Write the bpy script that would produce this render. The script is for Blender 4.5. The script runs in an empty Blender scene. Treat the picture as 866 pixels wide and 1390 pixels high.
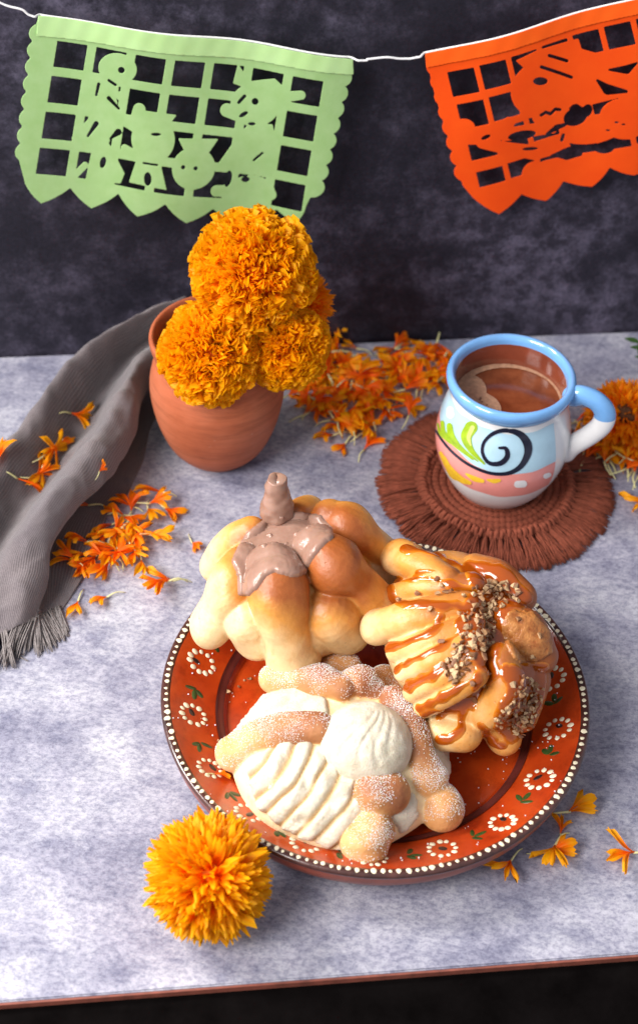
import bpy, bmesh, math, random
import numpy as np
from mathutils import Vector, Matrix, noise, kdtree
from mathutils.bvhtree import BVHTree

random.seed(7)
rng = np.random.default_rng(7)
scene = bpy.context.scene
COL = scene.collection
R = math.radians

# ------------------------------------------------------------------ camera
PXF, PITCH, ROLL, CAMH = 2300.0, R(44.3), R(2.6), 0.8613
CAM = Vector((0, 0, CAMH))
_up = Vector((0, math.sin(PITCH), math.cos(PITCH)))
_back = Vector((0, -math.cos(PITCH), math.sin(PITCH)))
_rt = Vector((1, 0, 0))
CX = math.cos(ROLL) * _rt + math.sin(ROLL) * _up
CY = -math.sin(ROLL) * _rt + math.cos(ROLL) * _up
cam_d = bpy.data.cameras.new('camera')
cam = bpy.data.objects.new('camera', cam_d)
COL.objects.link(cam)
cam.matrix_world = Matrix(((CX.x, CY.x, _back.x, CAM.x), (CX.y, CY.y, _back.y, CAM.y),
                           (CX.z, CY.z, _back.z, CAM.z), (0, 0, 0, 1)))
cam_d.sensor_fit = 'VERTICAL'
cam_d.sensor_height = 36.0
cam_d.lens = 36.0 * PXF / 1390.0
cam_d.shift_y = -45.0 / 1390.0
cam_d.clip_start, cam_d.clip_end = 0.05, 50
cam_d.dof.use_dof = True
cam_d.dof.focus_distance = 1.055
cam_d.dof.aperture_fstop = 6.5
scene.camera = cam

# ------------------------------------------------------------------ light
world = bpy.data.worlds.new('World')
scene.world = world
world.use_nodes = True
bg = world.node_tree.nodes['Background']
bg.inputs[0].default_value = (0.86, 0.90, 1.0, 1)
bg.inputs[1].default_value = 0.38


def area(name, loc, target, size, power, color):
    d = bpy.data.lights.new(name, 'AREA')
    d.shape = 'RECTANGLE'
    d.size, d.size_y = size
    d.energy = power
    d.color = color
    o = bpy.data.objects.new(name, d)
    COL.objects.link(o)
    o.location = loc
    o.rotation_euler = (Vector(target) - Vector(loc)).to_track_quat('-Z', 'Y').to_euler()
    return o


area('window_light', (-1.15, 1.02, 0.95), (0.05, 0.7, 0.03), (0.65, 0.8), 40, (1.0, 0.975, 0.95))
area('front_window_light', (-1.05, -0.15, 1.25), (0.0, 0.78, 0.05), (0.8, 0.8), 31, (1.0, 0.97, 0.94))
scene.view_settings.view_transform = 'Standard'
scene.view_settings.look = 'None'
scene.view_settings.exposure = 0.60
scene.view_settings.gamma = 1.0
scene.cycles.use_denoising = True
scene.cycles.max_bounces = 8


# ------------------------------------------------------------------ helpers
def ray(x, y):
    dx, dy = (x - 433) / PXF, -(y - 650) / PXF
    return (CX * dx + CY * dy - _back).normalized()


def P(x, y, z=0.0):
    d = ray(x, y)
    return CAM + d * ((z - CAMH) / d.z)


def to_px(p):
    v = Vector(p) - CAM
    w = -v.dot(_back)
    return 433 + PXF * v.dot(CX) / w, 650 - PXF * v.dot(CY) / w


def sstep(a, b, x):
    t = np.clip((np.asarray(x, float) - a) / (b - a), 0, 1)
    return t * t * (3 - 2 * t)


def nz(p, s=1.0, seed=0.0):
    return noise.noise(Vector(p) * s + Vector((seed * 13.7, seed * 7.1, seed * 3.3)))


def finish(o, label=None, cat=None, group=None, kind=None):
    if label: o['label'] = label
    if cat: o['category'] = cat
    if group: o['group'] = group
    if kind: o['kind'] = kind
    return o


def link(name, me, parent=None, M=None):
    o = bpy.data.objects.new(name, me)
    COL.objects.link(o)
    if M is not None: o.matrix_world = M
    if parent is not None:
        o.parent = parent
        T = parent.matrix_basis.copy() if parent.type == 'EMPTY' else Matrix.Identity(4)
        o.matrix_parent_inverse = T.inverted()
        if M is not None: o.matrix_basis = M
    return o


def mk(name, verts, faces, mats, parent=None, smooth=True, attr=None, fmat=None, uv=None):
    me = bpy.data.meshes.new(name)
    me.from_pydata([tuple(v) for v in verts], [], [tuple(f) for f in faces])
    for m in (mats if isinstance(mats, (list, tuple)) else [mats]):
        me.materials.append(m)
    if smooth:
        me.polygons.foreach_set('use_smooth', [True] * len(me.polygons))
    if fmat is not None:
        me.polygons.foreach_set('material_index', [int(i) for i in fmat])
    for k, vals in (attr or {}).items():
        a = me.attributes.new(k, 'FLOAT', 'POINT')
        a.data.foreach_set('value', np.asarray(vals, np.float32))
    if uv is not None:
        l = me.uv_layers.new(name='UVMap')
        idx = np.zeros(len(me.loops), int)
        me.loops.foreach_get('vertex_index', idx)
        l.data.foreach_set('uv', np.asarray(uv, np.float32)[idx].ravel())
    me.update()
    return link(name, me, parent)


def empty(name, loc, **k):
    o = bpy.data.objects.new(name, None)
    COL.objects.link(o)
    o.location = loc
    o.empty_display_size = 0.01
    o.matrix_basis = Matrix.Translation(loc)
    return finish(o, **k)


def lathe(prof, n=96):
    V, F = [], []
    m = len(prof)
    for i in range(n):
        a = 2 * math.pi * i / n
        for r, z in prof:
            V.append((r * math.cos(a), r * math.sin(a), z))
    for i in range(n):
        j = (i + 1) % n
        for k in range(m - 1):
            F.append((i * m + k, j * m + k, j * m + k + 1, i * m + k + 1))
    return V, F


def crom(pts, n):
    """Catmull-Rom resample of rows (k,d) to n rows"""
    p = np.asarray(pts, float)
    k = len(p)
    if k == 2:
        t = np.linspace(0, 1, n)[:, None]
        return p[0] * (1 - t) + p[1] * t
    q = np.vstack([2 * p[0] - p[1], p, 2 * p[-1] - p[-2]])
    out = []
    for u in np.linspace(0, k - 1, n):
        i = min(int(u), k - 2)
        t = u - i
        a, b, c, d = q[i], q[i + 1], q[i + 2], q[i + 3]
        out.append(0.5 * ((2 * b) + (-a + c) * t + (2 * a - 5 * b + 4 * c - d) * t * t + (-a + 3 * b - 3 * c + d) * t ** 3))
    return np.array(out)


def loft(path, radii, nr=16, nl=24, flat=1.0, up=(0, 0, 1), caps=True, amp=0.0, ns=60, seed=0.0):
    """rounded tube with varying radius; 'flat' squashes it along 'up'"""
    d = np.c_[np.array([tuple(p) for p in path], float), np.asarray(radii, float)]
    body = crom(d, nl)
    if caps:
        t0 = body[0, :3] - body[1, :3]; t0 /= max(np.linalg.norm(t0), 1e-9)
        t1 = body[-1, :3] - body[-2, :3]; t1 /= max(np.linalg.norm(t1), 1e-9)
        pre, post = [], []
        for a in np.linspace(R(88), R(15), 6):
            pre.append(np.r_[body[0, :3] + t0 * body[0, 3] * math.sin(a), body[0, 3] * math.cos(a)])
        for a in np.linspace(R(15), R(88), 6):
            post.append(np.r_[body[-1, :3] + t1 * body[-1, 3] * math.sin(a), body[-1, 3] * math.cos(a)])
        body = np.vstack([pre, body, post])
    n = len(body)
    T = np.gradient(body[:, :3], axis=0)
    T /= np.maximum(np.linalg.norm(T, axis=1, keepdims=True), 1e-9)
    U0 = np.array(up, float)
    V, F = [], []
    for i in range(n):
        S = np.cross(T[i], U0)
        if np.linalg.norm(S) < 0.15:
            S = np.cross(T[i], np.array((0.3, 1, 0.1)))
        S /= np.linalg.norm(S)
        W = np.cross(S, T[i])
        for k in range(nr):
            a = 2 * math.pi * k / nr
            v = body[i, :3] + body[i, 3] * (math.cos(a) * S + flat * math.sin(a) * W)
            if amp:
                dirn = (math.cos(a) * S + math.sin(a) * W)
                v = v + dirn * amp * nz(v, ns, seed)
            V.append(v)
    for i in range(n - 1):
        for k in range(nr):
            l = (k + 1) % nr
            F.append((i * nr + k, i * nr + l, (i + 1) * nr + l, (i + 1) * nr + k))
    F.append(tuple(range(nr - 1, -1, -1)))
    F.append(tuple((n - 1) * nr + k for k in range(nr)))
    return V, F


def ellipsoid(c, ax, rad, nu=56, nv=36, amp=0.0, ns=40, seed=0.0, low=1.0):
    """ax: 3 axis vectors; rad: 3 radii; low squashes the underside"""
    V, F = [], []
    c = np.array(c); A = np.array([tuple(a) for a in ax])
    for j in range(nv + 1):
        th = math.pi * j / nv
        for i in range(nu):
            ph = 2 * math.pi * i / nu
            l = np.array((math.sin(th) * math.cos(ph), math.sin(th) * math.sin(ph), math.cos(th)))
            k = l * rad
            if k[2] < 0: k[2] *= low
            v = c + k @ A
            if amp: v = v + (l @ A) * amp * nz(v, ns, seed)
            V.append(v)
    for j in range(nv):
        for i in range(nu):
            i2 = (i + 1) % nu
            F.append((j * nu + i, (j + 1) * nu + i, (j + 1) * nu + i2, j * nu + i2))
    return V, F


def marching(sdf, x0, x1, y0, y1, step):
    """mesh of the region sdf>0 : 2D verts, faces"""
    xs = np.arange(x0, x1 + step, step); ys = np.arange(y0, y1 + step, step)
    X, Y = np.meshgrid(xs, ys)
    S = sdf(X, Y)
    ins = S > 0
    anyc = ins[:-1, :-1] | ins[1:, :-1] | ins[:-1, 1:] | ins[1:, 1:]
    V, F, D = [], [], {}

    def vert(key, x, y):
        if key not in D:
            D[key] = len(V); V.append((x, y))
        return D[key]
    for j, i in zip(*np.nonzero(anyc)):
        cs = [(i, j), (i + 1, j), (i + 1, j + 1), (i, j + 1)]
        poly = []
        for k in range(4):
            a, b = cs[k], cs[(k + 1) % 4]
            sa, sb = S[a[1], a[0]], S[b[1], b[0]]
            if sa > 0: poly.append(vert(a, xs[a[0]], ys[a[1]]))
            if (sa > 0) != (sb > 0):
                t = min(max(sa / (sa - sb), 0.02), 0.98)
                key = (min(a, b), max(a, b))
                poly.append(vert(key, xs[a[0]] + (xs[b[0]] - xs[a[0]]) * t, ys[a[1]] + (ys[b[1]] - ys[a[1]]) * t))
        if len(poly) > 2: F.append(poly)
    return V, F


# 2-D signed distance pieces (positive inside)
def s_circ(X, Y, cx, cy, rx, ry=None, ang=0.0):
    ry = ry or rx
    c, s = math.cos(R(ang)), math.sin(R(ang))
    dx, dy = X - cx, Y - cy
    u, v = dx * c + dy * s, -dx * s + dy * c
    return (1 - np.sqrt((u / rx) ** 2 + (v / ry) ** 2)) * min(rx, ry)


def s_cap(X, Y, ax, ay, bx, by, ra, rb=None):
    rb = ra if rb is None else rb
    dx, dy = bx - ax, by - ay
    t = np.clip(((X - ax) * dx + (Y - ay) * dy) / max(dx * dx + dy * dy, 1e-12), 0, 1)
    return ra + (rb - ra) * t - np.hypot(X - ax - t * dx, Y - ay - t * dy)


def s_line(X, Y, pts, w):
    out = None
    ws = w if isinstance(w, (list, tuple)) else [w] * len(pts)
    for (a, b), wa, wb in zip(zip(pts, pts[1:]), ws, ws[1:]):
        d = s_cap(X, Y, a[0], a[1], b[0], b[1], wa, wb)
        out = d if out is None else np.maximum(out, d)
    return out


def s_poly(X, Y, pts):
    inside = np.zeros(X.shape, bool)
    dist = np.full(X.shape, 1e9)
    n = len(pts)
    for i in range(n):
        (ax, ay), (bx, by) = pts[i], pts[(i + 1) % n]
        dist = np.minimum(dist, -s_cap(X, Y, ax, ay, bx, by, 0.0))
        cond = ((ay > Y) != (by > Y)) & (X < (bx - ax) * (Y - ay) / ((by - ay) if by != ay else 1e-9) + ax)
        inside ^= cond
    return np.where(inside, dist, -dist)


def poly_points(pts, step):
    xs = np.arange(min(p[0] for p in pts), max(p[0] for p in pts), step)
    ys = np.arange(min(p[1] for p in pts), max(p[1] for p in pts), step)
    X, Y = np.meshgrid(xs, ys)
    m = s_poly(X, Y, pts) > 0
    return list(zip(X[m], Y[m]))


def line_points(pts, step=2.0):
    out = []
    for a, b in zip(pts, pts[1:]):
        n = max(1, int(math.hypot(b[0] - a[0], b[1] - a[1]) / step))
        for k in range(n):
            out.append((a[0] + (b[0] - a[0]) * k / n, a[1] + (b[1] - a[1]) * k / n))
    return out + [pts[-1]]


# ------------------------------------------------------------------ material helpers
def newmat(name):
    m = bpy.data.materials.new(name)
    m.use_nodes = True
    nt = m.node_tree
    return m, nt, nt.nodes, nt.links, nt.nodes['Principled BSDF']


def ramp(N, stops, interp='LINEAR'):
    r = N.new('ShaderNodeValToRGB')
    r.color_ramp.interpolation = interp
    e = r.color_ramp.elements
    while len(e) < len(stops): e.new(0.5)
    for k, (p, c) in zip(e, stops):
        k.position = p
        k.color = (*c, 1) if len(c) == 3 else c
    return r


def tex(N, L, scale, detail=4, rough=0.5, coord='Object', stretch=None, dist=0.0):
    t = N.new('ShaderNodeTexNoise')
    t.inputs['Scale'].default_value = scale
    t.inputs['Detail'].default_value = detail
    t.inputs['Roughness'].default_value = rough
    t.inputs['Distortion'].default_value = dist
    c = N.new('ShaderNodeTexCoord')
    if stretch:
        mp = N.new('ShaderNodeMapping')
        mp.inputs['Scale'].default_value = stretch[:3]
        if len(stretch) > 3: mp.inputs['Rotation'].default_value = (0, 0, R(stretch[3]))
        L.new(c.outputs[coord], mp.inputs[0]); L.new(mp.outputs[0], t.inputs[0])
    else:
        L.new(c.outputs[coord], t.inputs[0])
    return t


def bump(N, L, b, src, strength=0.3, dist=0.001, prev=None):
    k = N.new('ShaderNodeBump')
    k.inputs['Strength'].default_value = strength
    k.inputs['Distance'].default_value = dist
    L.new(src, k.inputs['Height'])
    if prev: L.new(prev.outputs[0], k.inputs['Normal'])
    L.new(k.outputs[0], b.inputs['Normal'])
    return k


def mixc(N, L, fac, a, b, mode='MIX'):
    m = N.new('ShaderNodeMix')
    m.data_type = 'RGBA'; m.blend_type = mode
    for sock, v in ((m.inputs[0], fac), (m.inputs[6], a), (m.inputs[7], b)):
        if hasattr(v, 'links') or hasattr(v, 'is_linked'): L.new(v, sock)
        elif isinstance(v, (int, float)): sock.default_value = v
        else: sock.default_value = (*v, 1)
    return m.outputs[2]


def simple(name, col, rough=0.5, var=0.12, vs=60, bs=0.0, bscale=300, spec=0.5, coat=0.0, sss=0.0):
    m, nt, N, L, b = newmat(name)
    t = tex(N, L, vs, 5, 0.6)
    lo = tuple(c * (1 - var) for c in col); hi = tuple(min(1, c * (1 + var)) for c in col)
    r = ramp(N, [(0.3, lo), (0.7, hi)])
    L.new(t.outputs[0], r.inputs[0]); L.new(r.outputs[0], b.inputs['Base Color'])
    b.inputs['Roughness'].default_value = rough
    b.inputs['Specular IOR Level'].default_value = spec
    b.inputs['Coat Weight'].default_value = coat
    b.inputs['Coat Roughness'].default_value = 0.08
    if sss:
        b.inputs['Subsurface Weight'].default_value = sss
        b.inputs['Subsurface Radius'].default_value = (1, 0.5, 0.25)
        b.inputs['Subsurface Scale'].default_value = 0.004
    if bs:
        t2 = tex(N, L, bscale, 4, 0.6)
        bump(N, L, b, t2.outputs[0], bs, 0.001)
    return m


def thin(name, col, col2, vs=80, trans=0.35, rough=0.55, objvar=0.0, attr=None):
    """petal / paper: diffuse plus translucent"""
    m, nt, N, L, b = newmat(name)
    t = tex(N, L, vs, 4, 0.6)
    fac = t.outputs[0]
    r = ramp(N, [(0.3, col), (0.7, col2)])
    if attr:
        a = N.new('ShaderNodeAttribute'); a.attribute_name = attr
        ad = N.new('ShaderNodeMath'); ad.operation = 'MULTIPLY_ADD'
        L.new(t.outputs[0], ad.inputs[0]); ad.inputs[1].default_value = 0.5
        L.new(a.outputs['Fac'], ad.inputs[2])
        fac = ad.outputs[0]
    if objvar:
        oi = N.new('ShaderNodeObjectInfo')
        ad2 = N.new('ShaderNodeMath'); ad2.operation = 'MULTIPLY_ADD'
        L.new(oi.outputs['Random'], ad2.inputs[0]); ad2.inputs[1].default_value = objvar
        L.new(fac, ad2.inputs[2])
        sb = N.new('ShaderNodeMath'); sb.operation = 'SUBTRACT'
        L.new(ad2.outputs[0], sb.inputs[0]); sb.inputs[1].default_value = objvar * 0.5
        fac = sb.outputs[0]
    L.new(fac, r.inputs[0])
    L.new(r.outputs[0], b.inputs['Base Color'])
    b.inputs['Roughness'].default_value = rough
    b.inputs['Specular IOR Level'].default_value = 0.25
    tr = N.new('ShaderNodeBsdfTranslucent')
    L.new(r.outputs[0], tr.inputs[0])
    mx = N.new('ShaderNodeMixShader'); mx.inputs[0].default_value = trans
    L.new(b.outputs[0], mx.inputs[1]); L.new(tr.outputs[0], mx.inputs[2])
    L.new(mx.outputs[0], N['Material Output'].inputs[0])
    return m


# ------------------------------------------------------------------ table and backdrop
def table_mat():
    m, nt, N, L, b = newmat('painted_board')
    big = tex(N, L, 13, 10, 0.74, dist=0.2)
    streak = tex(N, L, 34, 9, 0.78, stretch=(0.75, 1.25, 1, 24), dist=0.3)
    fine = tex(N, L, 300, 6, 0.78, stretch=(0.8, 1.15, 1, 20))
    speck = tex(N, L, 900, 2, 0.6)
    r1 = ramp(N, [(0.36, (0.20, 0.198, 0.262)), (0.46, (0.29, 0.285, 0.348)), (0.54, (0.355, 0.35, 0.405)), (0.64, (0.42, 0.415, 0.455))])
    L.new(big.outputs[0], r1.inputs[0])
    r2 = ramp(N, [(0.38, (0.60, 0.61, 0.70)), (0.5, (0.97, 0.97, 0.98)), (0.60, (1.15, 1.14, 1.13))])
    L.new(streak.outputs[0], r2.inputs[0])
    c = mixc(N, L, 0.9, r1.outputs[0], r2.outputs[0], 'MULTIPLY')
    r3 = ramp(N, [(0.42, (0.58, 0.58, 0.66)), (0.51, (1, 1, 1)), (0.60, (1.18, 1.17, 1.16))])
    L.new(fine.outputs[0], r3.inputs[0])
    c = mixc(N, L, 0.75, c, r3.outputs[0], 'MULTIPLY')
    r5 = ramp(N, [(0.30, (0.6, 0.6, 0.66)), (0.45, (1, 1, 1))])
    L.new(speck.outputs[0], r5.inputs[0])
    c = mixc(N, L, 0.6, c, r5.outputs[0], 'MULTIPLY')
    # scattered dark pits and scuffs
    v = tex(N, L, 75, 3, 0.8)
    r4 = ramp(N, [(0.265, (0.50, 0.49, 0.60)), (0.31, (1, 1, 1))])
    L.new(v.outputs[0], r4.inputs[0])
    c = mixc(N, L, 0.8, c, r4.outputs[0], 'MULTIPLY')
    L.new(c, b.inputs['Base Color'])
    b.inputs['Roughness'].default_value = 0.55
    b.inputs['Specular IOR Level'].default_value = 0.35
    k = bump(N, L, b, fine.outputs[0], 0.25, 0.0006)
    bump(N, L, b, streak.outputs[0], 0.15, 0.001, k)
    return m


def wall_mat():
    m, nt, N, L, b = newmat('dark_plaster')
    big = tex(N, L, 5.2, 9, 0.70)
    mid = tex(N, L, 42, 9, 0.78)
    r1 = ramp(N, [(0.40, (0.0, 0, 0)), (0.66, (1, 1, 1))])
    L.new(big.outputs[0], r1.inputs[0])
    r2 = ramp(N, [(0.44, (0.12, .12, .12)), (0.60, (1, 1, 1))])
    L.new(mid.outputs[0], r2.inputs[0])
    f = mixc(N, L, 1.0, r1.outputs[0], r2.outputs[0], 'MULTIPLY')
    base = mixc(N, L, big.outputs[0], (0.005, 0.006, 0.011), (0.020, 0.016, 0.028))
    c = mixc(N, L, f, base, (0.13, 0.115, 0.165))
    fine = tex(N, L, 320, 4, 0.7)
    r3 = ramp(N, [(0.35, (0.55, 0.55, 0.6)), (0.62, (1.15, 1.12, 1.15))])
    L.new(fine.outputs[0], r3.inputs[0])
    c = mixc(N, L, 0.8, c, r3.outputs[0], 'MULTIPLY')
    L.new(c, b.inputs['Base Color'])
    b.inputs['Roughness'].default_value = 0.62
    b.inputs['Specular IOR Level'].default_value = 0.3
    bump(N, L, b, fine.outputs[0], 0.3, 0.0006)
    return m


WD = Vector((0.9911, 0.1327, 0)).normalized()        # along the wall
WN = Vector((WD.y, -WD.x, 0))                        # towards the viewer
S0 = Vector((-0.252, 1.0, 0))                        # a point on the wall foot


def slab(name, p, along, depth_dir, L0, L1, D0, D1, z0, z1, m, bev=0.0):
    bm = bmesh.new()
    vs = []
    for z in (z0, z1):
        for a, d in ((L0, D0), (L1, D0), (L1, D1), (L0, D1)):
            q = p + along * a + depth_dir * d
            vs.append(bm.verts.new((q.x, q.y, z)))
    for f in ((0, 3, 2, 1), (4, 5, 6, 7), (0, 1, 5, 4), (1, 2, 6, 5), (2, 3, 7, 6), (3, 0, 4, 7)):
        bm.faces.new([vs[i] for i in f])
    bmesh.ops.recalc_face_normals(bm, faces=bm.faces)
    if bev: bmesh.ops.bevel(bm, geom=list(bm.edges), offset=bev, segments=2, affect='EDGES')
    me = bpy.data.meshes.new(name); bm.to_mesh(me); bm.free()
    me.materials.append(m)
    return link(name, me)


depth = -(Vector((0.1937, 0.5079, 0)) - S0).dot(-WN)
M_TABLE = table_mat()
board = finish(slab('table_board', S0, WD, WN, -0.75, 1.1, -0.002, depth, -0.005, 0.0, M_TABLE, 0.0008), kind='structure')
wall = finish(slab('backdrop_wall', S0, WD, WN, -0.75, 1.1, -0.02, -0.004, -0.03, 0.75, wall_mat()), kind='structure')
M_EDGE = simple('board_edge_wood', (0.20, 0.055, 0.035), 0.6, 0.3, 120)
strip = finish(slab('board_edge', S0, WD, WN, -0.75, 1.1, depth + 0.0002, depth + 0.0015, -0.0055, -0.0012, M_EDGE), kind='structure')
M_UNDER = simple('dark_table_wood', (0.0035, 0.0028, 0.0028), 0.9, 0.4, 40, 0.2, 200, spec=0.0)
under = finish(slab('table', S0, WD, WN, -0.75, 1.1, -0.1, depth + 0.35, -0.05, -0.0062, M_UNDER), kind='structure')


# ------------------------------------------------------------------ paper banners on a string
def banner_point(x, y, off=0.0):
    d = ray(x, y)
    o = S0 + WN * 0.014
    t = (o - CAM).dot(WN) / d.dot(WN)
    p = CAM + d * t
    u = (p - S0).dot(WD)
    w = 0.0022 * math.sin(u * 55 + 0.6) + 0.0025 * nz((u * 14, p.z * 14, 0), 1, 3)
    return p + WN * (w + off)


def build_banner(name, sdf, header, bounds, mats, hmat, label):
    V, F = marching(sdf, *bounds, 1.3)
    pts = [banner_point(x, y) for x, y in V]
    c = banner_point((bounds[0] + bounds[1]) / 2, bounds[3] - 20)
    root = empty(name, c, label=label, cat='paper banner', group='cut paper banners on the string')
    o = mk('cut_sheet', pts, F, mats, root)
    md = o.modifiers.new('thick', 'SOLIDIFY'); md.thickness = 0.00015; md.offset = 0
    V, F = marching(header, *bounds, 1.6)
    h = mk('folded_header', [banner_point(x, y, 0.0011 + 0.00010 * math.sin(x * 0.21 + y * 0.1)) for x, y in V], F, hmat, root)
    md = h.modifiers.new('thick', 'SOLIDIFY'); md.thickness = 0.0002; md.offset = 0
    return root


K1 = 490 / 866.0


def tongue(poly, i0, i1, bulge=3.6):
    """round the sides of the pointed hem outwards"""
    out = []
    for i, a in enumerate(poly):
        out.append(a)
        if i0 <= i < i1:
            b = poly[(i + 1) % len(poly)]
            dx, dy = b[0] - a[0], b[1] - a[1]
            l = math.hypot(dx, dy)
            for t, k in ((.3, .85), (.55, 1.0), (.8, .6)):
                out.append((a[0] + dx * t + dy / l * bulge * k, a[1] + dy * t - dx / l * bulge * k))
    return out


def green_sdf(Xp, Yp):
    X, Y = Xp / K1, Yp / K1
    bodyp = [(95, 40), (845, 140), (838, 170), (770, 420), (735, 490), (712, 530), (665, 505), (630, 512), (570, 545),
             (512, 503), (447, 532), (397, 484), (330, 516), (285, 464), (220, 503), (170, 454), (100, 489), (62, 440), (45, 372), (80, 80)]
    s = s_poly(X, Y, tongue(bodyp, 4, 17))
    for k in range(8):
        t = (k + 0.5) / 8
        s = np.maximum(s, s_circ(X, Y, 104 - 38 * t, 62 + 320 * t, 31, 25))
        s = np.maximum(s, s_circ(X, Y, 818 - 75 * t, 165 + 300 * t, 31, 25))
    holes = None
    c, sn = math.cos(R(8)), math.sin(R(8))
    for i in range(7):
        for j in range(4):
            cx, cy = 170 + 94 * i - 14 * j, 138 + 13.2 * i + 84 * j
            dx, dy = X - cx, Y - cy
            u, v = dx + 0.16 * dy, dy - 0.14 * dx
            h = np.minimum(37 - np.abs(u), 32 - np.abs(v))
            holes = h if holes is None else np.maximum(holes, h)
    fig = None
    for d in (s_circ(X, Y, 283, 165, 46, 38), s_circ(X, Y, 216, 218, 22), s_circ(X, Y, 256, 212, 30), s_circ(X, Y, 226, 250, 20), s_circ(X, Y, 292, 232, 12),
              s_poly(X, Y, [(232, 235), (280, 230), (288, 295), (262, 345), (300, 415), (290, 440), (205, 440), (222, 360), (172, 335), (212, 290)]),
              s_cap(X, Y, 285, 280, 320, 305, 14, 10), s_cap(X, Y, 320, 300, 335, 262, 11, 15), s_cap(X, Y, 335, 258, 350, 285, 8),
              s_circ(X, Y, 368, 332, 52, 55), s_poly(X, Y, [(330, 262), (425, 275), (400, 305), (345, 295)]),
              s_poly(X, Y, [(330, 375), (385, 385), (400, 450), (310, 435)]), s_cap(X, Y, 300, 355, 330, 370, 9),
              s_circ(X, Y, 465, 402, 52, 50), s_poly(X, Y, [(428, 330), (525, 335), (498, 372), (445, 365)]),
              s_circ(X, Y, 612, 255, 58, 50), s_poly(X, Y, [(572, 158), (600, 200), (660, 190), (700, 225), (640, 235), (560, 205)]),
              s_cap(X, Y, 640, 240, 722, 226, 15, 11), s_cap(X, Y, 545, 268, 600, 290, 16), s_circ(X, Y, 622, 345, 45, 52),
              s_poly(X, Y, [(600, 300), (655, 300), (668, 380), (640, 420), (520, 400), (560, 345)]),
              s_circ(X, Y, 602, 462, 58, 36), s_cap(X, Y, 560, 420, 545, 470, 14), s_cap(X, Y, 520, 460, 650, 470, 14),
              s_cap(X, Y, 205, 400, 180, 425, 8)):
        fig = d if fig is None else np.maximum(fig, d)
    cuts = None
    for d in (s_circ(X, Y, 292, 168, 8), s_cap(X, Y, 262, 238, 286, 262, 5, 3), s_cap(X, Y, 238, 205, 232, 232, 4, 3), s_cap(X, Y, 232, 300, 212, 330, 6, 3), s_circ(X, Y, 248, 392, 7, 14, 15), s_cap(X, Y, 262, 195, 278, 205, 3.5), s_circ(X, Y, 613, 247, 8), s_circ(X, Y, 585, 278, 12, 5, -30), s_circ(X, Y, 605, 300, 9, 4),
              s_cap(X, Y, 588, 235, 574, 250, 4), s_circ(X, Y, 375, 320, 12, 4), s_circ(X, Y, 355, 425, 9, 16), s_cap(X, Y, 345, 388, 378, 392, 2.5),
              s_circ(X, Y, 440, 398, 5), s_circ(X, Y, 470, 402, 5), s_circ(X, Y, 548, 432, 9, 20, 12), s_circ(X, Y, 590, 435, 10, 7),
              s_cap(X, Y, 610, 388, 630, 370, 3), s_cap(X, Y, 285, 318, 265, 335, 8, 2)):
        cuts = d if cuts is None else np.maximum(cuts, d)
    hol = np.maximum(np.minimum(holes, -fig), cuts)
    return np.minimum(s, -hol) * K1


def green_head(Xp, Yp):
    X, Y = Xp / K1, Yp / K1
    return s_poly(X, Y, [(93, 37), (846, 137), (847, 176), (88, 86)]) * K1


K2 = 396 / 866.0


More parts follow.
